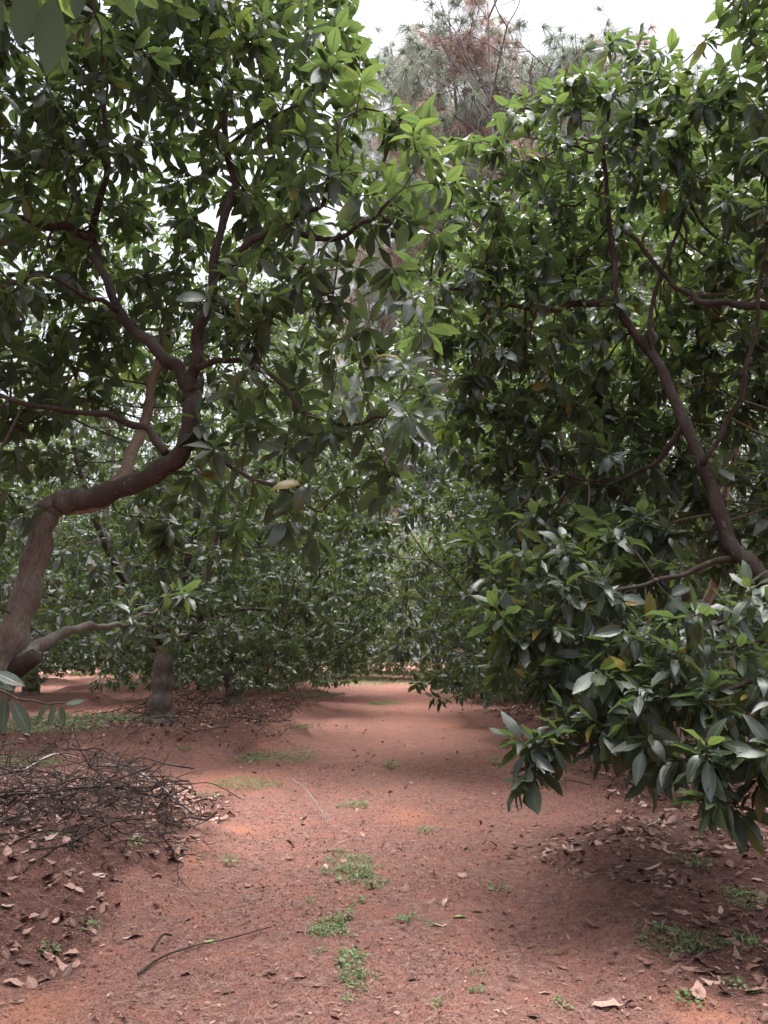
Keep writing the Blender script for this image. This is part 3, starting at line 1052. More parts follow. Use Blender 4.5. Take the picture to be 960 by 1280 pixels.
def orchard_tree(loc, label, group, R, H, z0, seedv, trunk_r, fork, size=0.19, spacing=0.42, step=0.2, rows=ROWS_LOW, lean=(0.0, 0.0), nl=6, mat=None, gap=.22):
    o = np.array([loc[0], loc[1], gz(*loc)])
    root = empty('avocado_tree', o, label, 'avocado tree', group)
    attr = thin(dome_points(R, H, z0, spacing, gap=gap, lean=(seedv, seedv * 1.7)), spacing)
    lx, ly = lean
    trunk = ([np.array([0, 0, -.15]), np.array([.02, 0, .35]), np.array([lx * .5, ly * .5, fork * .6]), np.array([lx, ly, fork])],
             [trunk_r * 2.0, trunk_r * 1.2, trunk_r, trunk_r * 1.08])
    limbs = []
    for k in range(nl):
        a = 2 * PI * k / nl + rng.normal(0, .3)
        rr = R * rng.uniform(.45, .7)
        hz = fork + (H - fork) * rng.uniform(.35, .75)
        if k == 0:
            rr, hz = R * .2, H * .85
        e = np.array([math.cos(a) * rr, math.sin(a) * rr, hz])
        s = np.array([lx, ly, fork - 0.05])
        m1 = s + (e - s) * .35 + np.array([math.cos(a) * .35, math.sin(a) * .35, .1]) + rng.normal(0, .12, 3)
        m2 = s + (e - s) * .7 + rng.normal(0, .18, 3)
        limbs.append(([s, m1, m2, e], trunk_r * rng.uniform(.44, .62), 0.025, M_BARK if k % 2 else M_LIMB))
        # a low limb reaching sideways so the skirt is carried too
        if k % 2:
            a2 = a + .5
            e2 = np.array([math.cos(a2) * R * .62, math.sin(a2) * R * .62, z0 + rng.uniform(.5, 1.1)])
            limbs.append(([s + (0, 0, -.12), s * .5 + e2 * .5 + (0, 0, .35), e2], trunk_r * .3, 0.014, M_LIMB))
    crown_attr = attr
    pts_o = np.zeros(3)
    build_tree(root, trunk, M_BARK, limbs, crown_attr, step, step * 1.15, size, rows=rows, origin=pts_o, along=4, along_n=2.6, per_tip=(9, 14), rmax=0.03, droop=.4, leaf_mat=mat)
    return root


near_left()
near_right()

# kinds of orchard tree, built once where the first one stands and copied from there
t_open = orchard_tree(LEFT_ROW[1], 'second avocado tree on the left, thick upright grey trunk rising from a twig heap', 'avocado trees in the left row',
                      4.0, 9.3, 1.25, 1.3, 0.17, 1.3, spacing=0.38, step=.19, lean=(.05, 0), gap=.17)
t_skirt = orchard_tree(RIGHT_ROW[1], 'second avocado tree on the right, dense dark crown behind the leaning limb', 'avocado trees in the right row',
                       4.5, 10.2, 0.75, 2.9, 0.19, 1.1, spacing=0.36, step=.2)
t_round = orchard_tree(LEFT_ROW[2], 'third avocado tree on the left, dark rounded crown sweeping low over the lane', 'avocado trees in the left row',
                       4.0, 8.6, 0.45, 4.4, 0.17, 1.0, spacing=0.37, step=.2, lean=(-.25, 0))


def put(src, loc, rot, label, group, s=1.0):
    r = dup(src, (loc[0], loc[1], gz(*loc)), rot, (s, s, s * random.uniform(.94, 1.06)))
    r['label'] = label
    r['group'] = group
    return r


LG, RG = 'avocado trees in the left row', 'avocado trees in the right row'
put(t_skirt, LEFT_ROW[3], 2.1, 'fourth avocado tree on the left, mostly behind the low rounded crown', LG)
put(t_open, LEFT_ROW[4], 4.0, 'last avocado tree of the left row, small pale crown near the lane end', LG)
put(t_round, RIGHT_ROW[2], 2.6, 'third avocado tree on the right, dark skirt touching the lane edge', RG, 1.0)
put(t_open, RIGHT_ROW[3], 5.1, 'fourth avocado tree on the right, peeping past the darker skirts', RG, 1.0)
put(t_skirt, RIGHT_ROW[4], 3.5, 'last avocado tree of the right row, greyish with distance', RG)
FL = 'avocado trees of the next row to the left'
for (loc, src, rot, lab) in ((LEFT_FAR[0], t_round, 2.0, 'avocado tree of the next row seen beneath the crooked limb at left'),
                             (LEFT_FAR[1], t_skirt, 0.7, 'avocado tree of the next row just left of the thick grey trunk'),
                             (LEFT_FAR[2], t_open, 3.0, 'avocado tree of the next row just right of the thick grey trunk'),
                             (LEFT_FAR[3], t_round, 5.0, 'farthest avocado tree of the next row on the left'),
                             (LEFT_FAR[4], t_skirt, 1.9, 'nearer avocado tree two rows away at far left'),
                             (LEFT_FAR[5], t_round, 3.9, 'farther avocado tree two rows away at far left')):
    put(src, loc, rot, lab, FL)
FR = 'avocado trees of the next row to the right'
for (loc, src, rot, lab) in ((RIGHT_FAR[0], t_round, 1.2, 'avocado tree of the next row behind the leaning limb at right'),
                             (RIGHT_FAR[1], t_skirt, 4.4, 'second avocado tree of the next row on the right, glimpsed through leaves'),
                             (RIGHT_FAR[2], t_round, 2.2, 'third avocado tree of the next row on the right, deep in shade'),
                             (RIGHT_FAR[3], t_open, 0.2, 'farthest avocado tree of the next row on the right')):
    put(src, loc, rot, lab, FR)
EG = 'avocado trees across the end of the lane'
M_LITLEAF = leaf_material('painted_lit_leaf', (0.095, 0.118, 0.080), (0.165, 0.195, 0.125), (0.19, 0.23, 0.10), (0.26, 0.34, 0.10), (0.15, 0.17, 0.13), 0.3, 0.36)  # leaf colour lightened to stand in for bright light on the far trees
t_pale = orchard_tree(END_ROW[2], 'pale leafy tree closing the lane end just right of centre', EG, 4.4, 9.0, 0.25, 5.3, 0.17, 1.0, spacing=0.42, step=.22, mat=M_LITLEAF)
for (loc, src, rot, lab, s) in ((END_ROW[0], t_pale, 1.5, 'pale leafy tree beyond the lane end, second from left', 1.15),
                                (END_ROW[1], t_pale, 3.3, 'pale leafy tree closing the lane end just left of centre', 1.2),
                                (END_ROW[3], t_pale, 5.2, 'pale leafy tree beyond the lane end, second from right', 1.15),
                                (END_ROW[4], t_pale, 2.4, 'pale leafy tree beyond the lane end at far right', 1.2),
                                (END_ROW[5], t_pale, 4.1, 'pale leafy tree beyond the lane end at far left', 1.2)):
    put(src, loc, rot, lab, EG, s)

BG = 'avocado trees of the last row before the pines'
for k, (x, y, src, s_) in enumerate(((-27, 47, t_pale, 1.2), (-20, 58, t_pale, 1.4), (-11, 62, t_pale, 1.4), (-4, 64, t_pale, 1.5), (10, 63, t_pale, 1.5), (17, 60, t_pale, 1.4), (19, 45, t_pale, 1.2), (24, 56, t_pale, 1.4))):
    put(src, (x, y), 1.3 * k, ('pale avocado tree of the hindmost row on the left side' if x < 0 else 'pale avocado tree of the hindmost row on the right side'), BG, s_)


# ------------------------------------------------------------------ pines behind
def needle_tuft(c, d, T, n=84, L=0.62, wid=0.015):
    """one brush of long weeping needles round a shoot tip"""
    d = d / np.linalg.norm(d)
    v = rng.normal(size=(n, 3))
    dirs = nrm(d * rng.uniform(0.1, 1.1, (n, 1)) + nrm(v) * 0.9)
    L_ = L * rng.uniform(.75, 1.15, n)
    t = np.array([0, .33, .68, 1.0])
    pts = c + dirs[:, None, :] * (L_[:, None] * t)[..., None] * np.array([1, 1, 1])
    pts = pts + np.array([0, 0, -1.0]) * (L_[:, None] * (t ** 2) * 0.75)[..., None]
    s = nrm(np.cross(dirs, rng.normal(size=(n, 3)))) * wid * 0.5
    w = np.array([1, 1, .8, .2])
    a = pts - s[:, None, :] * w[None, :, None]
    b = pts + s[:, None, :] * w[None, :, None]
    vv = np.stack([a, b], 2).reshape(-1, 3)
    base = (np.arange(n) * 8)[:, None]
    f = np.concatenate([base + np.array([0, 1, 3, 2]) + 2 * k for k in range(3)])
    T[0].append(vv)
    T[1].append(f + T[3][0])
    T[2].append(np.repeat(rng.random((n, 1)) * [1, 0, 0], 8, axis=0))
    T[3][0] += len(vv)


def pine(loc, H, label, seed_lean, dead=0.25, R=3.6, z0=.45):
    o = np.array([loc[0], loc[1], gz(*loc)])
    root = empty('pine_tree', o, label, 'pine tree', 'pines standing behind the orchard')
    T = Tubes()
    ctr = spline([[0, 0, -.2], [.1, 0, H * .3], [seed_lean * .5, .1, H * .65], [seed_lean, 0, H]], 10)
    rad = np.linspace(.26, .03, len(ctr))
    T.add(ctr, rad, 10, True, .02)
    link('trunk', T.mesh('trunk', M_PINEBARK), root)
    live = [[], [], [], [0]]
    brown = [[], [], [], [0]]
    B = Tubes()
    z = H * z0
    while z < H - .3:
        f = (z - H * z0) / (H * (1 - z0))
        i = min(len(ctr) - 2, int(z / H * (len(ctr) - 1)))
        c = ctr[i] * .5 + ctr[i + 1] * .5
        c = np.array([c[0], c[1], z])
        for k in range(rng.integers(2, 5)):
            a = rng.random() * 6.28
            l = R * (1 - f) ** .45 * rng.uniform(.6, 1.15) + .5
            e = c + np.array([math.cos(a) * l, math.sin(a) * l, l * rng.uniform(.05, .5)])
            m = (c + e) / 2 + np.array([0, 0, -.12 * l])
            br = spline([c, m, e], 6)
            B.add(br, np.linspace(.045 * (1 - f) + .014, .008, len(br)), 5)
            isdead = rng.random() < dead
            tgt = brown if isdead else live
            needle_tuft(e, e - m + (0, 0, .3), tgt)
            for q in range(int(2 + l * 2.0)):
                t = rng.uniform(.35, 1)
                b0 = br[int(t * (len(br) - 1))]
                sd = rng.normal(size=3) * [1, 1, .4] + [0, 0, .35]
                sl = rng.uniform(.4, 1.2)
                tip = b0 + sd / np.linalg.norm(sd) * sl
                B.add([b0, (b0 + tip) / 2 + (0, 0, -.04), tip], [.011, .009, .006], 4, False)
                needle_tuft(tip, tip - b0 + (0, 0, .25), tgt)
        z += rng.uniform(.35, .7)
    link('branches', B.mesh('branches', M_PINEBARK), root)
    link('crown', np_mesh('crown', np.concatenate(live[0]), np.concatenate(live[1]), M_NEEDLE, tint=np.concatenate(live[2])), root)
    if brown[0]:
        link('dead_needles', np_mesh('dead_needles', np.concatenate(brown[0]), np.concatenate(brown[1]), M_DEADNEEDLE, tint=np.concatenate(brown[2])), root)
    return root


pine((3.9, 28.0), 28.0, 'weeping pine left of the bare dead top, with some reddish brown dead tufts', -1.2, .28, 4.4)
pine((5.3, 30.0), 28.0, 'weeping pine directly behind the bare dead treetop', .3, .22, 4.2)
pine((7.6, 28.5), 27.0, 'weeping pine with grey drooping needles beside the forked bare branches', .4, .12, 4.2)
pine((10.2, 29.5), 27.5, 'weeping pine rising between the two right-hand treetops', -.2, .25, 4.0)
pine((3.7, 34.5), 32.5, 'leaning weeping pine, leftmost of those in the sky gap', -3.4, .22, 4.4)
pine((13.4, 31.0), 27.0, 'weeping pine mostly behind the top right crown', .2, .2, 3.4)
pine((-5.5, 49.0), 31.0, 'distant pine rising beyond the lane end to the left', .2, .3, 3.6)
pine((3.0, 60.0), 37.0, 'distant tall pine rising straight above the lane end', .2, .2, 4.4, .15)
pine((-1.5, 58.0), 35.0, 'distant tall pine just left of the one above the lane end', .4, .2, 4.4, .15)
pine((7.2, 57.0), 34.0, 'distant tall pine just right of the one above the lane end', -.4, .2, 4.4, .15)


def dead_tree(loc, H, label, lean, spread):
    o = np.array([loc[0], loc[1], gz(*loc)])
    root = empty('dead_tree', o, label, 'bare tree', 'bare dead trees among the pines')
    T = Tubes()
    c = spline([[0, 0, -.2], [lean * .2, 0, H * .4], [lean * .6, .1, H * .75], [lean, 0, H]], 10)
    T.add(c, np.linspace(.2, .02, len(c)), 9, True, .02)
    link('trunk', T.mesh('trunk', M_GREYWOOD), root)
    B = Tubes()

    def grow(p, d, l, r, k):
        d = d / np.linalg.norm(d)
        e = p + d * l
        m = (p + e) / 2 + rng.normal(0, .06 * l, 3)
        B.add(spline([p, m, e], 4), np.linspace(r, r * .6, 9), 5, False)
        if k:
            for q in range(rng.integers(2, 4)):
                t = rng.uniform(.45, 1)
                grow(p + (e - p) * t, d + rng.normal(0, .55, 3) + (0, 0, .2), l * rng.uniform(.5, .8), r * .6, k - 1)
    for q in range(9):
        t = rng.uniform(.62, .98)
        b = c[int(t * (len(c) - 1))]
        a = rng.random() * 6.28
        grow(b, np.array([math.cos(a) * spread, math.sin(a) * spread, rng.uniform(.3, 1.2)]), H * .075 * rng.uniform(.7, 1.4), .045, 3)
    link('branches', B.mesh('branches', M_GREYWOOD), root)


dead_tree((4.0, 25.0), 25.5, 'bare dead treetop standing thin and upright against the white sky', -.1, .55)
dead_tree((5.3, 25.5), 23.0, 'forked bare tree spreading grey twigs right of the upright dead one', .3, 1.0)

# ------------------------------------------------------------------ litter
def in_view(x, y, z=0.0):
    """approximate pixel of a point, for choosing which leaves show largest"""
    dy, dz = y, z - 1.6
    yc = dy * math.cos(PITCH) + dz * math.sin(PITCH)
    zc = -dy * math.sin(PITCH) + dz * math.cos(PITCH)
    yc = np.maximum(yc, .01)
    return 480 + F * x / yc, 640 - F * zc / yc


def litter_field(n):
    x = rng.uniform(-9, 9, n * 9)
    y = 2.6 + 32 * rng.random(n * 9) ** 1.6
    h = humus_at(x, y)
    u_ = x - lane_x(y)
    bare = clean_at(x, y)
    w = 0.075 * (1 - bare) + 0.5 * (h > .55) * (x < -1.3) * (y > 3.9) * (y < 9) + 1.15 * h ** 1.3 * (0.35 + 0.9 * (vnoise(x, y, 1.3) + .5))
    ok = rng.random(n * 9) < w
    return x[ok][:n], y[ok][:n]


lx, ly = litter_field(20000)
lz = ground_h(lx, ly)
px, py = in_view(lx, ly, lz)
vis = (px > 5) & (px < 955) & (py < 1275)
size = rng.uniform(.05, .14, len(lx)) * np.where(humus_at(lx, ly) > .4, 1.0, .8)
score = np.where(vis, size / np.hypot(lx, ly), 0)
order = np.argsort(-score)
NEAR = order[:280]
REST = order[230:]

# leaves too many to count
def litter_mesh(name, ii):
    n = len(ii)
    a = rng.random(n) * 6.28
    d = np.stack([np.cos(a), np.sin(a), rng.normal(0, .22, n)], 1)
    nn = np.stack([rng.normal(0, .35, n), rng.normal(0, .35, n), np.ones(n)], 1)
    curl = rng.normal(.15, .6, n)
    p = np.stack([lx[ii], ly[ii], lz[ii] + .012 + np.abs(curl) * size[ii] * .14 + rng.random(n) * .02], 1)
    p = p - d * size[ii][:, None] * .5
    t = np.stack([rng.random(n), np.zeros(n), np.zeros(n)], 1)
    v, f, uv, tv = leaf_arrays(p, d, nn, size[ii], size[ii] * rng.uniform(.34, .5, n), curl, rng.normal(.1, .5, n), t, ROWS_FULL, .1)
    return np_mesh(name, v, f, M_DRY, uv=uv, tint=tv)


tag(link('leaf_litter', litter_mesh('leaf_litter', REST)), 'thick layer of brown fallen leaves under the trees', 'leaf litter', kind='stuff')

# single dry leaves
leaf_vars = []
for k in range(12):
    L = np.array([1.0])
    curl = np.array([rng.choice([-1, 1, 1]) * rng.uniform(.15, .8)])
    v, f, uv, tv = leaf_arrays(np.array([[-.5, 0, (.03 + curl[0] * .14) if curl[0] > 0 else .02]]), np.array([[1.0, rng.normal(0, .05), .0]]), np.array([[0, rng.normal(0, .15), 1.0]]),
                               L, np.array([rng.uniform(.38, .52)]), curl, np.array([rng.normal(.0, .3)]), np.array([[rng.random(), 0, 0]]), ROWS_FULL, .07)
    leaf_vars.append(np_mesh('dry_leaf', v, f, M_DRY, uv=uv, tint=tv))


def dry_leaf(x, y, s, label, group, k=None, rz=None, name='dry_leaf', mesh=None, cat='fallen leaf'):
    o = link(name, mesh or leaf_vars[k if k is not None else random.randrange(12)], None, (x, y, gz(x, y) + .004))
    o.rotation_euler = (random.gauss(0, .14), random.gauss(0, .14), rz if rz is not None else random.random() * 6.28)
    o.scale = (s, s, s)
    return tag(o, label, cat, group)


for i in NEAR:
    x, y = lx[i], ly[i]
    h = humus_at(np.array([x]), np.array([y]))[0]
    if x > 1.2 and h > .35:
        lab, grp = 'brown curled leaf in the dark litter under the right-hand tree', 'dry leaves under the right-hand tree'
    elif x < -1.0 and h > .35:
        lab, grp = 'curled dry leaf on the bank below the brush heap at left', 'dry leaves on the left bank'
    elif x < -.1:
        lab, grp = 'small dry leaf on bare red soil left of the weed strip', 'dry leaves on the left half of the lane'
    else:
        lab, grp = 'small dry leaf on bare red soil right of the weed strip', 'dry leaves on the right half of the lane'
    dry_leaf(x, y, size[i] * 1.0, lab, grp)

for (a, b, s, rz, lab) in ((757, 1246, .17, -.25, 'largest pale pink dry leaf lying flat near the bottom right of the lane'),
                           (706, 1198, .10, 0, 'pale dry leaf just above the largest flat pink leaf'),
                           (538, 1131, .11, .1, 'pinkish curled leaf in mid lane above the fallen green leaf'),
                           (318, 1082, .12, .2, 'pale dry leaf on the lane right of the left bank edge'),
                           (374, 1217, .12, 1.2, 'pale tan leaf standing on edge near the weed strip bottom'),
                           (219, 1092, .16, .5, 'folded pale leaf at the foot of the left bank'),
                           (165, 1173, .16, .9, 'broad pink leaf just left of the long dark stick'),
                           (893, 1097, .17, .1, 'orange brown flat leaf beside the weeds at right'),
                           (243, 1063, .12, 1.4, 'pale leaf at the tip of the brush heap'),
                           (816, 1110, .16, -.2, 'long pale leaf between the litter edge and the lane at right')):
    x, y = G(a, b)
    dry_leaf(x, y, s, lab, 'pale leaves standing out on the soil', rz=rz)

M_GREENLEAF = leaf_material('fallen_green_leaf', (0.16, 0.22, 0.06), (0.22, 0.28, 0.09), (0.25, 0.3, 0.1), (0.2, .3, .05), (.2, .25, .1), .65, .2)
v, f, uv, tv = leaf_arrays(np.array([[-.5, 0, .06]]), np.array([[1.0, 0, 0]]), np.array([[0, .1, 1.0]]), np.array([1.0]), np.array([.36]), np.array([.35]), np.array([.2]), np.array([[.6, .2, 0]]))
gm = np_mesh('green_leaf', v, f, M_GREENLEAF, uv=uv, tint=tv)
for a, b, s, rz, lab in ((264, 1172, .12, .1, 'yellow green fallen leaf lying beside the long dark stick'), (575, 1149, .12, .3, 'bright green fallen leaf lying in the middle of the lane'),
                         (715, 1113, .05, 1, 'tiny green leaf on the soil left of the litter'), (775, 1033, .07, .8, 'green fallen leaf at the edge of the right-hand litter')):
    x, y = G(a, b)
    dry_leaf(x, y, s, lab, 'green fallen leaves', rz=rz, name='green_leaf', mesh=gm)

# straw, needles and crumbs of bark
def straw(n):
    x = rng.uniform(-5.5, 5.5, n)
    y = 2.8 + 13 * rng.random(n) ** 1.9
    w = (1 - .8 * clean_at(x, y)) * (.35 + .9 * (vnoise(x, y, 2.2) + .5))
    ok = rng.random(n) < w
    x, y = x[ok], y[ok]
    n = len(x)
    z = ground_h(x, y)
    a = rng.random(n) * 6.28
    L = rng.uniform(.015, .085, n) * rng.choice([1, 1, .6, 1.4], n)
    wd = rng.uniform(.001, .0026, n) + (rng.random(n) < .08) * rng.uniform(.003, .012, n)
    L = np.where(wd > .004, np.minimum(L, .035), L)
    d = np.stack([np.cos(a), np.sin(a), rng.normal(0, .12, n)], 1)
    s = np.stack([-np.sin(a), np.cos(a), rng.normal(0, .2, n)], 1)
    p = np.stack([x, y, z + .006 + rng.random(n) * .008], 1)
    bend = (s * rng.normal(0, .12, (n, 1)) + np.array([0, 0, .06])) * L[:, None]
    a0, a1, a2 = p - d * L[:, None] / 2, p + bend, p + d * L[:, None] / 2
    vv = np.stack([a0 - s * wd[:, None] / 2, a0 + s * wd[:, None] / 2, a1 - s * wd[:, None] / 2, a1 + s * wd[:, None] / 2, a2 - s * wd[:, None] / 3, a2 + s * wd[:, None] / 3], 1).reshape(-1, 3)
    b = (np.arange(n) * 6)[:, None]
    f = np.concatenate([b + [0, 2, 3, 1], b + [2, 4, 5, 3]])
    t = np.repeat(np.stack([rng.random(n) ** 1.3, np.zeros(n), np.zeros(n)], 1), 6, axis=0)
    return np_mesh('straw_litter', vv, f, M_STRAW, tint=t)


tag(link('straw_litter', straw(110000)), 'fine straw and bark crumbs strewn over the red soil', 'plant litter', kind='stuff')


def crumbs(n):
    x = rng.uniform(-4.2, 4.2, n)
    y = 2.8 + 9 * rng.random(n) ** 1.9
    ok = rng.random(n) < .25 + 1.1 * (vnoise(x, y, 1.7) + .4) * (1 - .6 * clean_at(x, y))
    x, y = x[ok], y[ok]
    n = len(x)
    r = .0022 + .0075 * rng.random(n) ** 3
    c = np.stack([x, y, ground_h(x, y) + r * .35], 1)
    dirs = np.array([[1, 0, 0], [0, 1, 0], [-1, 0, 0], [0, -1, 0], [0, 0, 1], [0, 0, -1]], float)
    v = c[:, None, :] + dirs[None] * r[:, None, None] * rng.uniform(.6, 1.5, (n, 6, 1)) + rng.normal(0, .2, (n, 6, 3)) * r[:, None, None]
    f = np.array([[0, 1, 4], [1, 2, 4], [2, 3, 4], [3, 0, 4], [1, 0, 5], [2, 1, 5], [3, 2, 5], [0, 3, 5]])
    F_ = ((np.arange(n) * 6)[:, None, None] + f[None]).reshape(-1, 3)
    t = np.repeat(np.stack([rng.random(n), np.zeros(n), np.zeros(n)], 1), 6, axis=0)
    return np_mesh('soil_crumbs', v.reshape(-1, 3), F_, M_CRUMB, tint=t, smooth=False)


M_CRUMB = tint_material('soil_crumb', (0.085, 0.044, 0.037), (0.28, 0.140, 0.108), 0.95)
tag(link('soil_crumbs', crumbs(90000)), 'loose clods and crumbs of red soil on the lane', 'soil crumbs', kind='stuff')

# ------------------------------------------------------------------ dead branches
def stick_mesh(name, L, r, side=3, bend=.25, mat=M_STICK):
    T = Tubes()
    n = 7
    c = np.zeros((n, 3))
    c[:, 0] = np.linspace(-.5, .5, n) * L
    w = np.cumsum(rng.normal(0, bend * L / n, (n, 3)), 0)
    w -= w.mean(0)
    c[:, 1:] += w[:, 1:] * 1.3
    arc = rng.uniform(-.12, .22) * L
    c[:, 2] += arc * (1 - (np.linspace(-1, 1, n)) ** 2)
    cc = spline(c, 4)
    T.add(cc, np.linspace(r, r * .35, len(cc)), 6, True, .06)
    for k in range(side):
        i = rng.integers(5, len(cc) - 3)
        d = nrm(cc[i + 1] - cc[i] + rng.normal(0, .8, 3) * np.linalg.norm(cc[i + 1] - cc[i]))
        l = L * rng.uniform(.15, .42)
        e = cc[i] + d * l
        m = (cc[i] + e) / 2 + rng.normal(0, .1 * l, 3)
        t = spline([cc[i], m, e], 4)
        T.add(t, np.linspace(r * .5, r * .2, len(t)), 5, False)
        if rng.random() < .6:
            d2 = nrm(d + rng.normal(0, .7, 3))
            T.add(spline([m, m + d2 * l * .3, m + d2 * l * .55 + (0, 0, .02)], 3), np.linspace(r * .3, r * .15, 7), 4, False)
    return T.mesh(name, mat)


sticks = [stick_mesh('dead_branch', rng.uniform(.6, 1.5), rng.choice([.0035, .0045, .006, .0085, .013]) * rng.uniform(.8, 1.2), rng.integers(3, 10)) for _ in range(34)]


def heap(n, cx, cy, rx, ry, hmax, label, group, smin=.6, smax=1.1):
    for k in range(n):
        a = random.random() * 6.28
        q = math.sqrt(random.random())
        x = cx + math.cos(a) * q * rx
        y = cy + math.sin(a) * q * ry
        z = gz(x, y) + .02 + random.random() * hmax * (1 - q * q)
        o = link('dead_branch', random.choice(sticks), None, (x, y, z))
        o.rotation_euler = (random.gauss(0, .5), random.gauss(0, .2), random.random() * 6.28)
        s = random.uniform(smin, smax)
        o.scale = (s, s, s)
        tag(o, label, 'dead branch', group)


heap(204, -2.75, 6.4, 1.3, 1.15, .5, 'thin dark dead branch tangled in the big brush heap at left', 'dead branches in the big brush heap', .5, 1.0)
heap(30, -2.1, 6.0, .6, .9, .12, 'dead branch at the low front edge of the big brush heap', 'dead branches along the front of the heap', .4, .8)
heap(40, -3.0, 14.0, 1.7, 1.5, .45, 'dead branch in the heap around the thick grey trunk', 'dead branches round the thick grey trunk', .7, 1.3)
heap(12, 3.3, 9.3, 1.4, 1.6, .25, 'dead branch lying under the right-hand trees', 'dead branches under the right-hand trees', .7, 1.3)
heap(12, -6.2, 20.5, 2.4, 1.5, .4, 'dead branch in the far heap at the left edge', 'dead branches in the far left heap', 1.0, 1.8)

long_stick = Tubes()
g = [G(172, 1222), G(200, 1200), G(240, 1183), G(285, 1169), G(340, 1158)]
o0 = np.array([g[0][0], g[0][1], gz(*g[0])])
long_stick.add(spline([np.array([x, y, gz(x, y) + .02]) - o0 for x, y in g], 5), np.linspace(.007, .003, 21), 6)
st = link('stick', long_stick.mesh('stick', M_STICK), None, o0)
tag(st, 'long dark stick lying across the lower left of the lane', 'stick')
for k, (a, b, c, d, r, lab) in enumerate(((190, 1195, 214, 1174, .009, 'short pale stick beside the long dark one'), (365, 985, 408, 1030, .008, 'grey twig lying over the tip of the brush heap'),
                                          (20, 1060, 95, 1012, .012, 'bent grey branch laid across the face of the brush heap'), (130, 1000, 240, 1065, .016, 'thickest grey branch slanting down the brush heap'))):
    T = Tubes()
    p, q = G(a, b), G(c, d)
    lift = .03 if k == 0 else .25 if k > 1 else .1
    A = np.array([p[0], p[1], gz(*p) + lift])
    Bb = np.array([q[0], q[1], gz(*q) + lift * .8])
    m = (A + Bb) / 2 + (0, 0, .03 + lift * .25)
    T.add(spline([A - A, m - A, Bb - A], 6), np.linspace(r, r * .6, 13), 7, True, .05)
    tag(link('stick', T.mesh('stick', M_GREYWOOD if k else M_STICK), None, A), lab, 'stick')

# bent hoop of a twig over the heap
T = Tubes()
A = P(0, 985, 6.6)
T.add(spline([P(-20, 975, 6.6) - A, P(20, 965, 6.6) - A, P(60, 966, 6.6) - A, P(90, 990, 6.7) - A, P(105, 1030, 6.8) - A], 6), np.linspace(.009, .005, 25), 6)
tag(link('stick', T.mesh('stick', M_STICK), None, A), 'bent dark hoop of twig arching over the brush heap at the photo edge', 'stick')


# ------------------------------------------------------------------ weeds
def weed_mesh(name, n, R, hgt, ls):
    r = R * np.sqrt(rng.random(n))
    a = rng.random(n) * 6.28
    p = np.stack([r * np.cos(a), r * np.sin(a) * .8, rng.random(n) * hgt * (1 - .6 * (r / R) ** 2) + .006], 1)
    az = rng.random(n) * 6.28
    d = np.stack([np.cos(az), np.sin(az), rng.normal(.15, .3, n)], 1)
    nn = np.stack([rng.normal(0, .35, n), rng.normal(0, .35, n), np.ones(n)], 1)
    L = ls * rng.uniform(.6, 1.3, n)
    t = np.stack([rng.random(n), np.zeros(n), np.zeros(n)], 1)
    v, f, uv, tv = leaf_arrays(p, d, nn, L, L * .62, rng.normal(.3, .3, n), rng.normal(.2, .2, n), t, ROWS_LOW, .05)
    T = Tubes()
    for k in range(max(4, n // 9)):
        i = rng.integers(n)
        T.add([[p[i][0] * .5, p[i][1] * .5, -.01], p[i] * [.8, .8, .6], p[i]], [.0018, .0015, .001], 4, False, tint=.5)
    V_ = np.concatenate([v] + T.v)
    F_ = np.concatenate([f] + [q + len(v) for q in T.f])
    tt = np.concatenate([tv] + T.t)
    return np_mesh(name, V_, F_, M_WEED, tint=tt)


def grass_mesh(name, n, R, L):
    r = R * np.sqrt(rng.random(n))
    a = rng.random(n) * 6.28
    p = np.stack([r * np.cos(a), r * np.sin(a) * .7, np.zeros(n) - .005], 1)
    az = rng.random(n) * 6.28
    d = np.stack([np.cos(az) * .7, np.sin(az) * .7, rng.uniform(.4, 1.2, n)], 1)
    nn = np.stack([-np.cos(az), -np.sin(az), np.full(n, .8)], 1)
    l = L * rng.uniform(.5, 1.3, n)
    t = np.stack([rng.random(n), np.zeros(n), np.zeros(n)], 1)
    v, f, uv, tv = leaf_arrays(p, d, nn, l, l * .09 + .002, rng.normal(-.2, .5, n) + .9, rng.normal(.3, .1, n), t, ROWS_LOW, .03)
    return v, f, tv


def mixed_weed(name, n, R, hgt, ls, blades):
    me = weed_mesh(name, n, R, hgt, ls)
    if not blades:
        return me
    v0 = np.array([q.co[:] for q in me.vertices])
    t0 = np.array([q.color[:3] for q in me.color_attributes['tint'].data])
    f0 = np.array([list(q.vertices) for q in me.polygons])
    v, f, tv = grass_mesh(name, blades, R, ls * 3.2)
    return np_mesh(name, np.concatenate([v0, v]), np.concatenate([f0, f + len(v0)]), M_WEED, tint=np.concatenate([t0, tv]))


wm_big = [mixed_weed('weed', k, .17, h, l, b) for k, h, l, b in ((170, .06, .024, 0), (230, .05, .018, 25), (120, .07, .032, 40), (300, .045, .013, 10))]
wm_small = [mixed_weed('weed', k, .075, h, l, b) for k, h, l, b in ((40, .04, .022, 0), (80, .035, .011, 8), (26, .05, .028, 0), (50, .03, .015, 14), (18, .03, .02, 26))]
wm_flat = [mixed_weed('weed', k, .5, .05, l, b) for k, l, b in ((600, .022, 220), (800, .017, 350))]


def weed(px, py, kind, s, label, group):
    x, y = G(px, py)
    # walk along the sight line to the real ground
    for _ in range(4):
        h = gz(x, y)
        k = (1.6 - h) / 1.6
        gx, gy = G(px, py)
        x, y = gx * k, gy * k
    me = random.choice({'b': wm_big, 's': wm_small, 'f': wm_flat}[kind])
    o = link('weed', me, None, (x, y, gz(x, y)))
    o.rotation_euler = (0, 0, random.random() * 6.28)
    o.scale = (s, s, s)
    tag(o, label, 'weed', group)


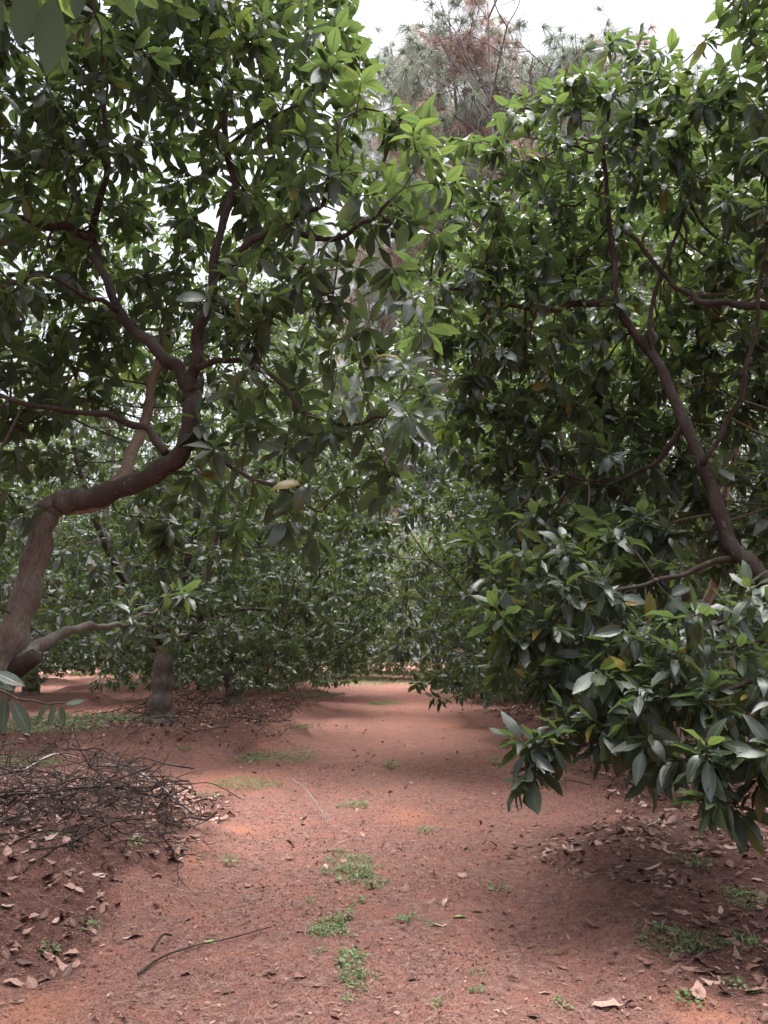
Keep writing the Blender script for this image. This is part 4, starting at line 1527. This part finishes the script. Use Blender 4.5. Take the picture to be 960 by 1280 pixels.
STRIP = 'low weeds strung along the middle of the lane'
for (a, b, k, s) in ((425, 1075, 'b', .9), (445, 1090, 'b', .9), (432, 1102, 's', 1.2), (465, 1110, 's', 1.2), (478, 1105, 's', 1), (405, 1160, 'b', .7), (420, 1155, 's', 1.1), (395, 1170, 's', 1), (430, 1170, 's', 1),
                     (440, 1205, 's', 1.2), (438, 1218, 's', 1.1), (446, 1235, 's', .8), (436, 1250, 's', .7), (388, 1128, 's', .7), (425, 1065, 's', .9), (400, 1190, 's', .6), (450, 1075, 'b', .7), (418, 1090, 'b', .7), (455, 1100, 'b', .8), (412, 1165, 'b', .7), (428, 1150, 's', 1.2), (446, 1222, 'b', .6), (436, 1198, 's', 1.2), (470, 1085, 's', 1), (445, 1130, 's', 1)):
    weed(a, b, k, s, 'small green weed in the strip down the middle of the lane', STRIP)
for (a, b, k, s, lab) in ((443, 1008, 'b', 1.0, 'green weed alone in mid lane beyond the weed strip'), (287, 1080, 's', 1.2, 'tuft of weed near the left bank foot'),
                          (345, 945, 'f', 1.7, 'broad green weed patch nearest the dark rounded crown'), (310, 952, 'b', 1.6, 'leafy weed left of the broad patch by the twig heap'),
                          (308, 981, 'f', 1.0, 'flat green weed patch on bare soil beyond the brush heap'), (258, 996, 'b', 1.2, 'blue green weed at the far tip of the brush heap'),
                          (232, 950, 'b', .8, 'weed sprig below the thick grey trunk'), (375, 930, 'b', 1.6, 'weed at the right end of the broad patch'),
                          (165, 1090, 's', 1.6, 'bluish weed among the dry leaves of the left bank'), (72, 1088, 's', 1.1, 'single bright weed on the needle bed at left'), (110, 1165, 's', 1.0, 'small weed low on the left bank'),
                          (62, 1195, 's', 1.1, 'small bluish weed at the bottom of the left bank'), (535, 1040, 's', 1.6, 'pale weed on the orange patch of soil'),
                          (622, 1115, 's', 1.1, 'small dark weed right of mid lane'), (512, 1151, 's', 1.2, 'small weed left of the fallen green leaf'), (538, 1157, 's', .7, 'tiny weed just below the fallen green leaf'),
                          (878, 1178, 'b', .9, 'brightest leafy weed at lower right'), (842, 1172, 's', 1.4, 'weed left of the brightest one at lower right'), (808, 1168, 's', 1.3, 'leftmost weed of the lower right patch'),
                          (815, 1185, 's', 1.2, 'weed in front of the leftmost one at lower right'), (858, 1190, 's', 1.2, 'weed in front of the brightest one at lower right'),
                          (938, 1128, 'b', 1.1, 'large bushy weed at the right photo edge'), (918, 1118, 's', 1.3, 'weed left of the large bushy one at the right edge'), (860, 1080, 's', 1.4, 'weed beside the orange leaf under the drooping branch'),
                          (882, 1087, 's', 1.3, 'small weed right of the one beside the orange leaf'), (930, 1182, 's', 1.2, 'weed below the large bushy one at the right edge'), (865, 1255, 's', 1.1, 'weed near the bottom right corner'),
                          (925, 1238, 's', 1.0, 'small weed above the bottom right corner'), (600, 1218, 's', .8, 'sparse weed at lower mid lane'), (595, 1240, 's', .7, 'sparse weed just below the other at lower mid lane'),
                          (545, 1255, 's', .6, 'tiny weed at the bottom of the lane'), (700, 1258, 's', .8, 'small weed left of the largest pink leaf'), (45, 940, 'f', 2.3, 'grey green ground weed patch at far left'), (100, 922, 'f', 2.4, 'grey green ground weed patch right of the far left one'),
                          (15, 925, 'f', 2.2, 'grey green weed patch touching the left photo edge'), (480, 880, 'f', 1.5, 'thin weeds on the far lane'), (575, 865, 'f', 2.2, 'green weeds at the far right lane edge'), (395, 868, 'f', 2.2, 'green weeds under the dark rounded crown'),
                          (490, 960, 's', 2.2, 'sparse weed on the lane beyond the orange patch'), (620, 955, 's', 1.6, 'small weed left of the hanging leaf cluster'), (150, 865, 'f', 2.6, 'green weeds far behind the left tree')):
    weed(a, b, k, s, lab, 'weeds scattered on the orchard floor')

# ragged grass where the lane runs out into the open
gv, gf, gt, k0 = [], [], [], 0
for q in range(130):
    x, y = rng.uniform(-7, 11), rng.uniform(37, 60)
    v, f, tv = grass_mesh('g', 130, 1.3, .22)
    v = v + [x, y, gz(x, y)]
    gv.append(v); gf.append(f + k0); gt.append(tv); k0 += len(v)
tag(link('grass', np_mesh('grass', np.concatenate(gv), np.concatenate(gf), M_WEED, tint=np.concatenate(gt))), 'strip of pale green grass across the far end of the lane', 'grass', kind='stuff')

# ------------------------------------------------------------------ light
w = bpy.data.worlds.new('World')
scene.world = w
w.use_nodes = True
nt = w.node_tree
nt.nodes.clear()
wo = nt.nodes.new('ShaderNodeOutputWorld')
bg = nt.nodes.new('ShaderNodeBackground')
sky = nt.nodes.new('ShaderNodeTexSky')
sky.sky_type = 'NISHITA'
sky.sun_disc = False
ELEV, ROT = math.radians(78), math.radians(40)
sky.sun_elevation = ELEV
sky.sun_rotation = ROT
sky.dust_density = 4
tc = nt.nodes.new('ShaderNodeTexCoord')
n1 = noise(nt, tc.outputs['Generated'], 2.2, 5, 0.55)
hs = nt.nodes.new('ShaderNodeHueSaturation')
hs.inputs['Saturation'].default_value = 0.25
nt.links.new(sky.outputs[0], hs.inputs['Color'])
# overcast: the clear sky is nearly hidden by one white cloud sheet
cloud = mixrgb(nt, mrange(nt, n1, 0.38, 0.62), (0.34, 0.365, 0.45), (0.70, 0.71, 0.78))
sxyz = nt.nodes.new('ShaderNodeSeparateXYZ')
nt.links.new(tc.outputs['Generated'], sxyz.inputs[0])
lift = mrange(nt, sxyz.outputs[2], 0.62, 0.97, 1.0, 4.6)
vm = nt.nodes.new('ShaderNodeVectorMath')
vm.operation = 'SCALE'
nt.links.new(cloud, vm.inputs[0])
nt.links.new(lift, vm.inputs[3])
skyc = mixrgb(nt, 0.88, hs.outputs[0], vm.outputs[0])
nt.links.new(skyc, bg.inputs[0])
bg.inputs[1].default_value = 0.12
nt.links.new(bg.outputs[0], wo.inputs[0])

sd = bpy.data.lights.new('sun', 'SUN')
sd.energy = 1.5
sd.angle = math.radians(55)
sd.color = (1, .965, .92)
so = bpy.data.objects.new('sun', sd)
COL.objects.link(so)
sdir = Vector((math.sin(ROT) * math.cos(ELEV), math.cos(ROT) * math.cos(ELEV), math.sin(ELEV)))
so.rotation_euler = sdir.to_track_quat('Z', 'Y').to_euler()
so.location = (0, 0, 40)

# ------------------------------------------------------------------ render settings
vs = scene.view_settings
vs.view_transform = 'Standard'
vs.look = 'None'
vs.gamma = 1
vs.exposure = 3.35
vs.use_curve_mapping = False
cy = scene.cycles
cy.max_bounces = 10
cy.diffuse_bounces = 5
cy.glossy_bounces = 2
cy.transmission_bounces = 6
cy.transparent_max_bounces = 4
cy.caustics_reflective = False
cy.caustics_refractive = False
cy.use_denoising = True
cy.denoiser = 'OPENIMAGEDENOISE'
cy.denoising_input_passes = 'RGB_ALBEDO_NORMAL'
cy.use_adaptive_sampling = True
cy.adaptive_threshold = 0.02
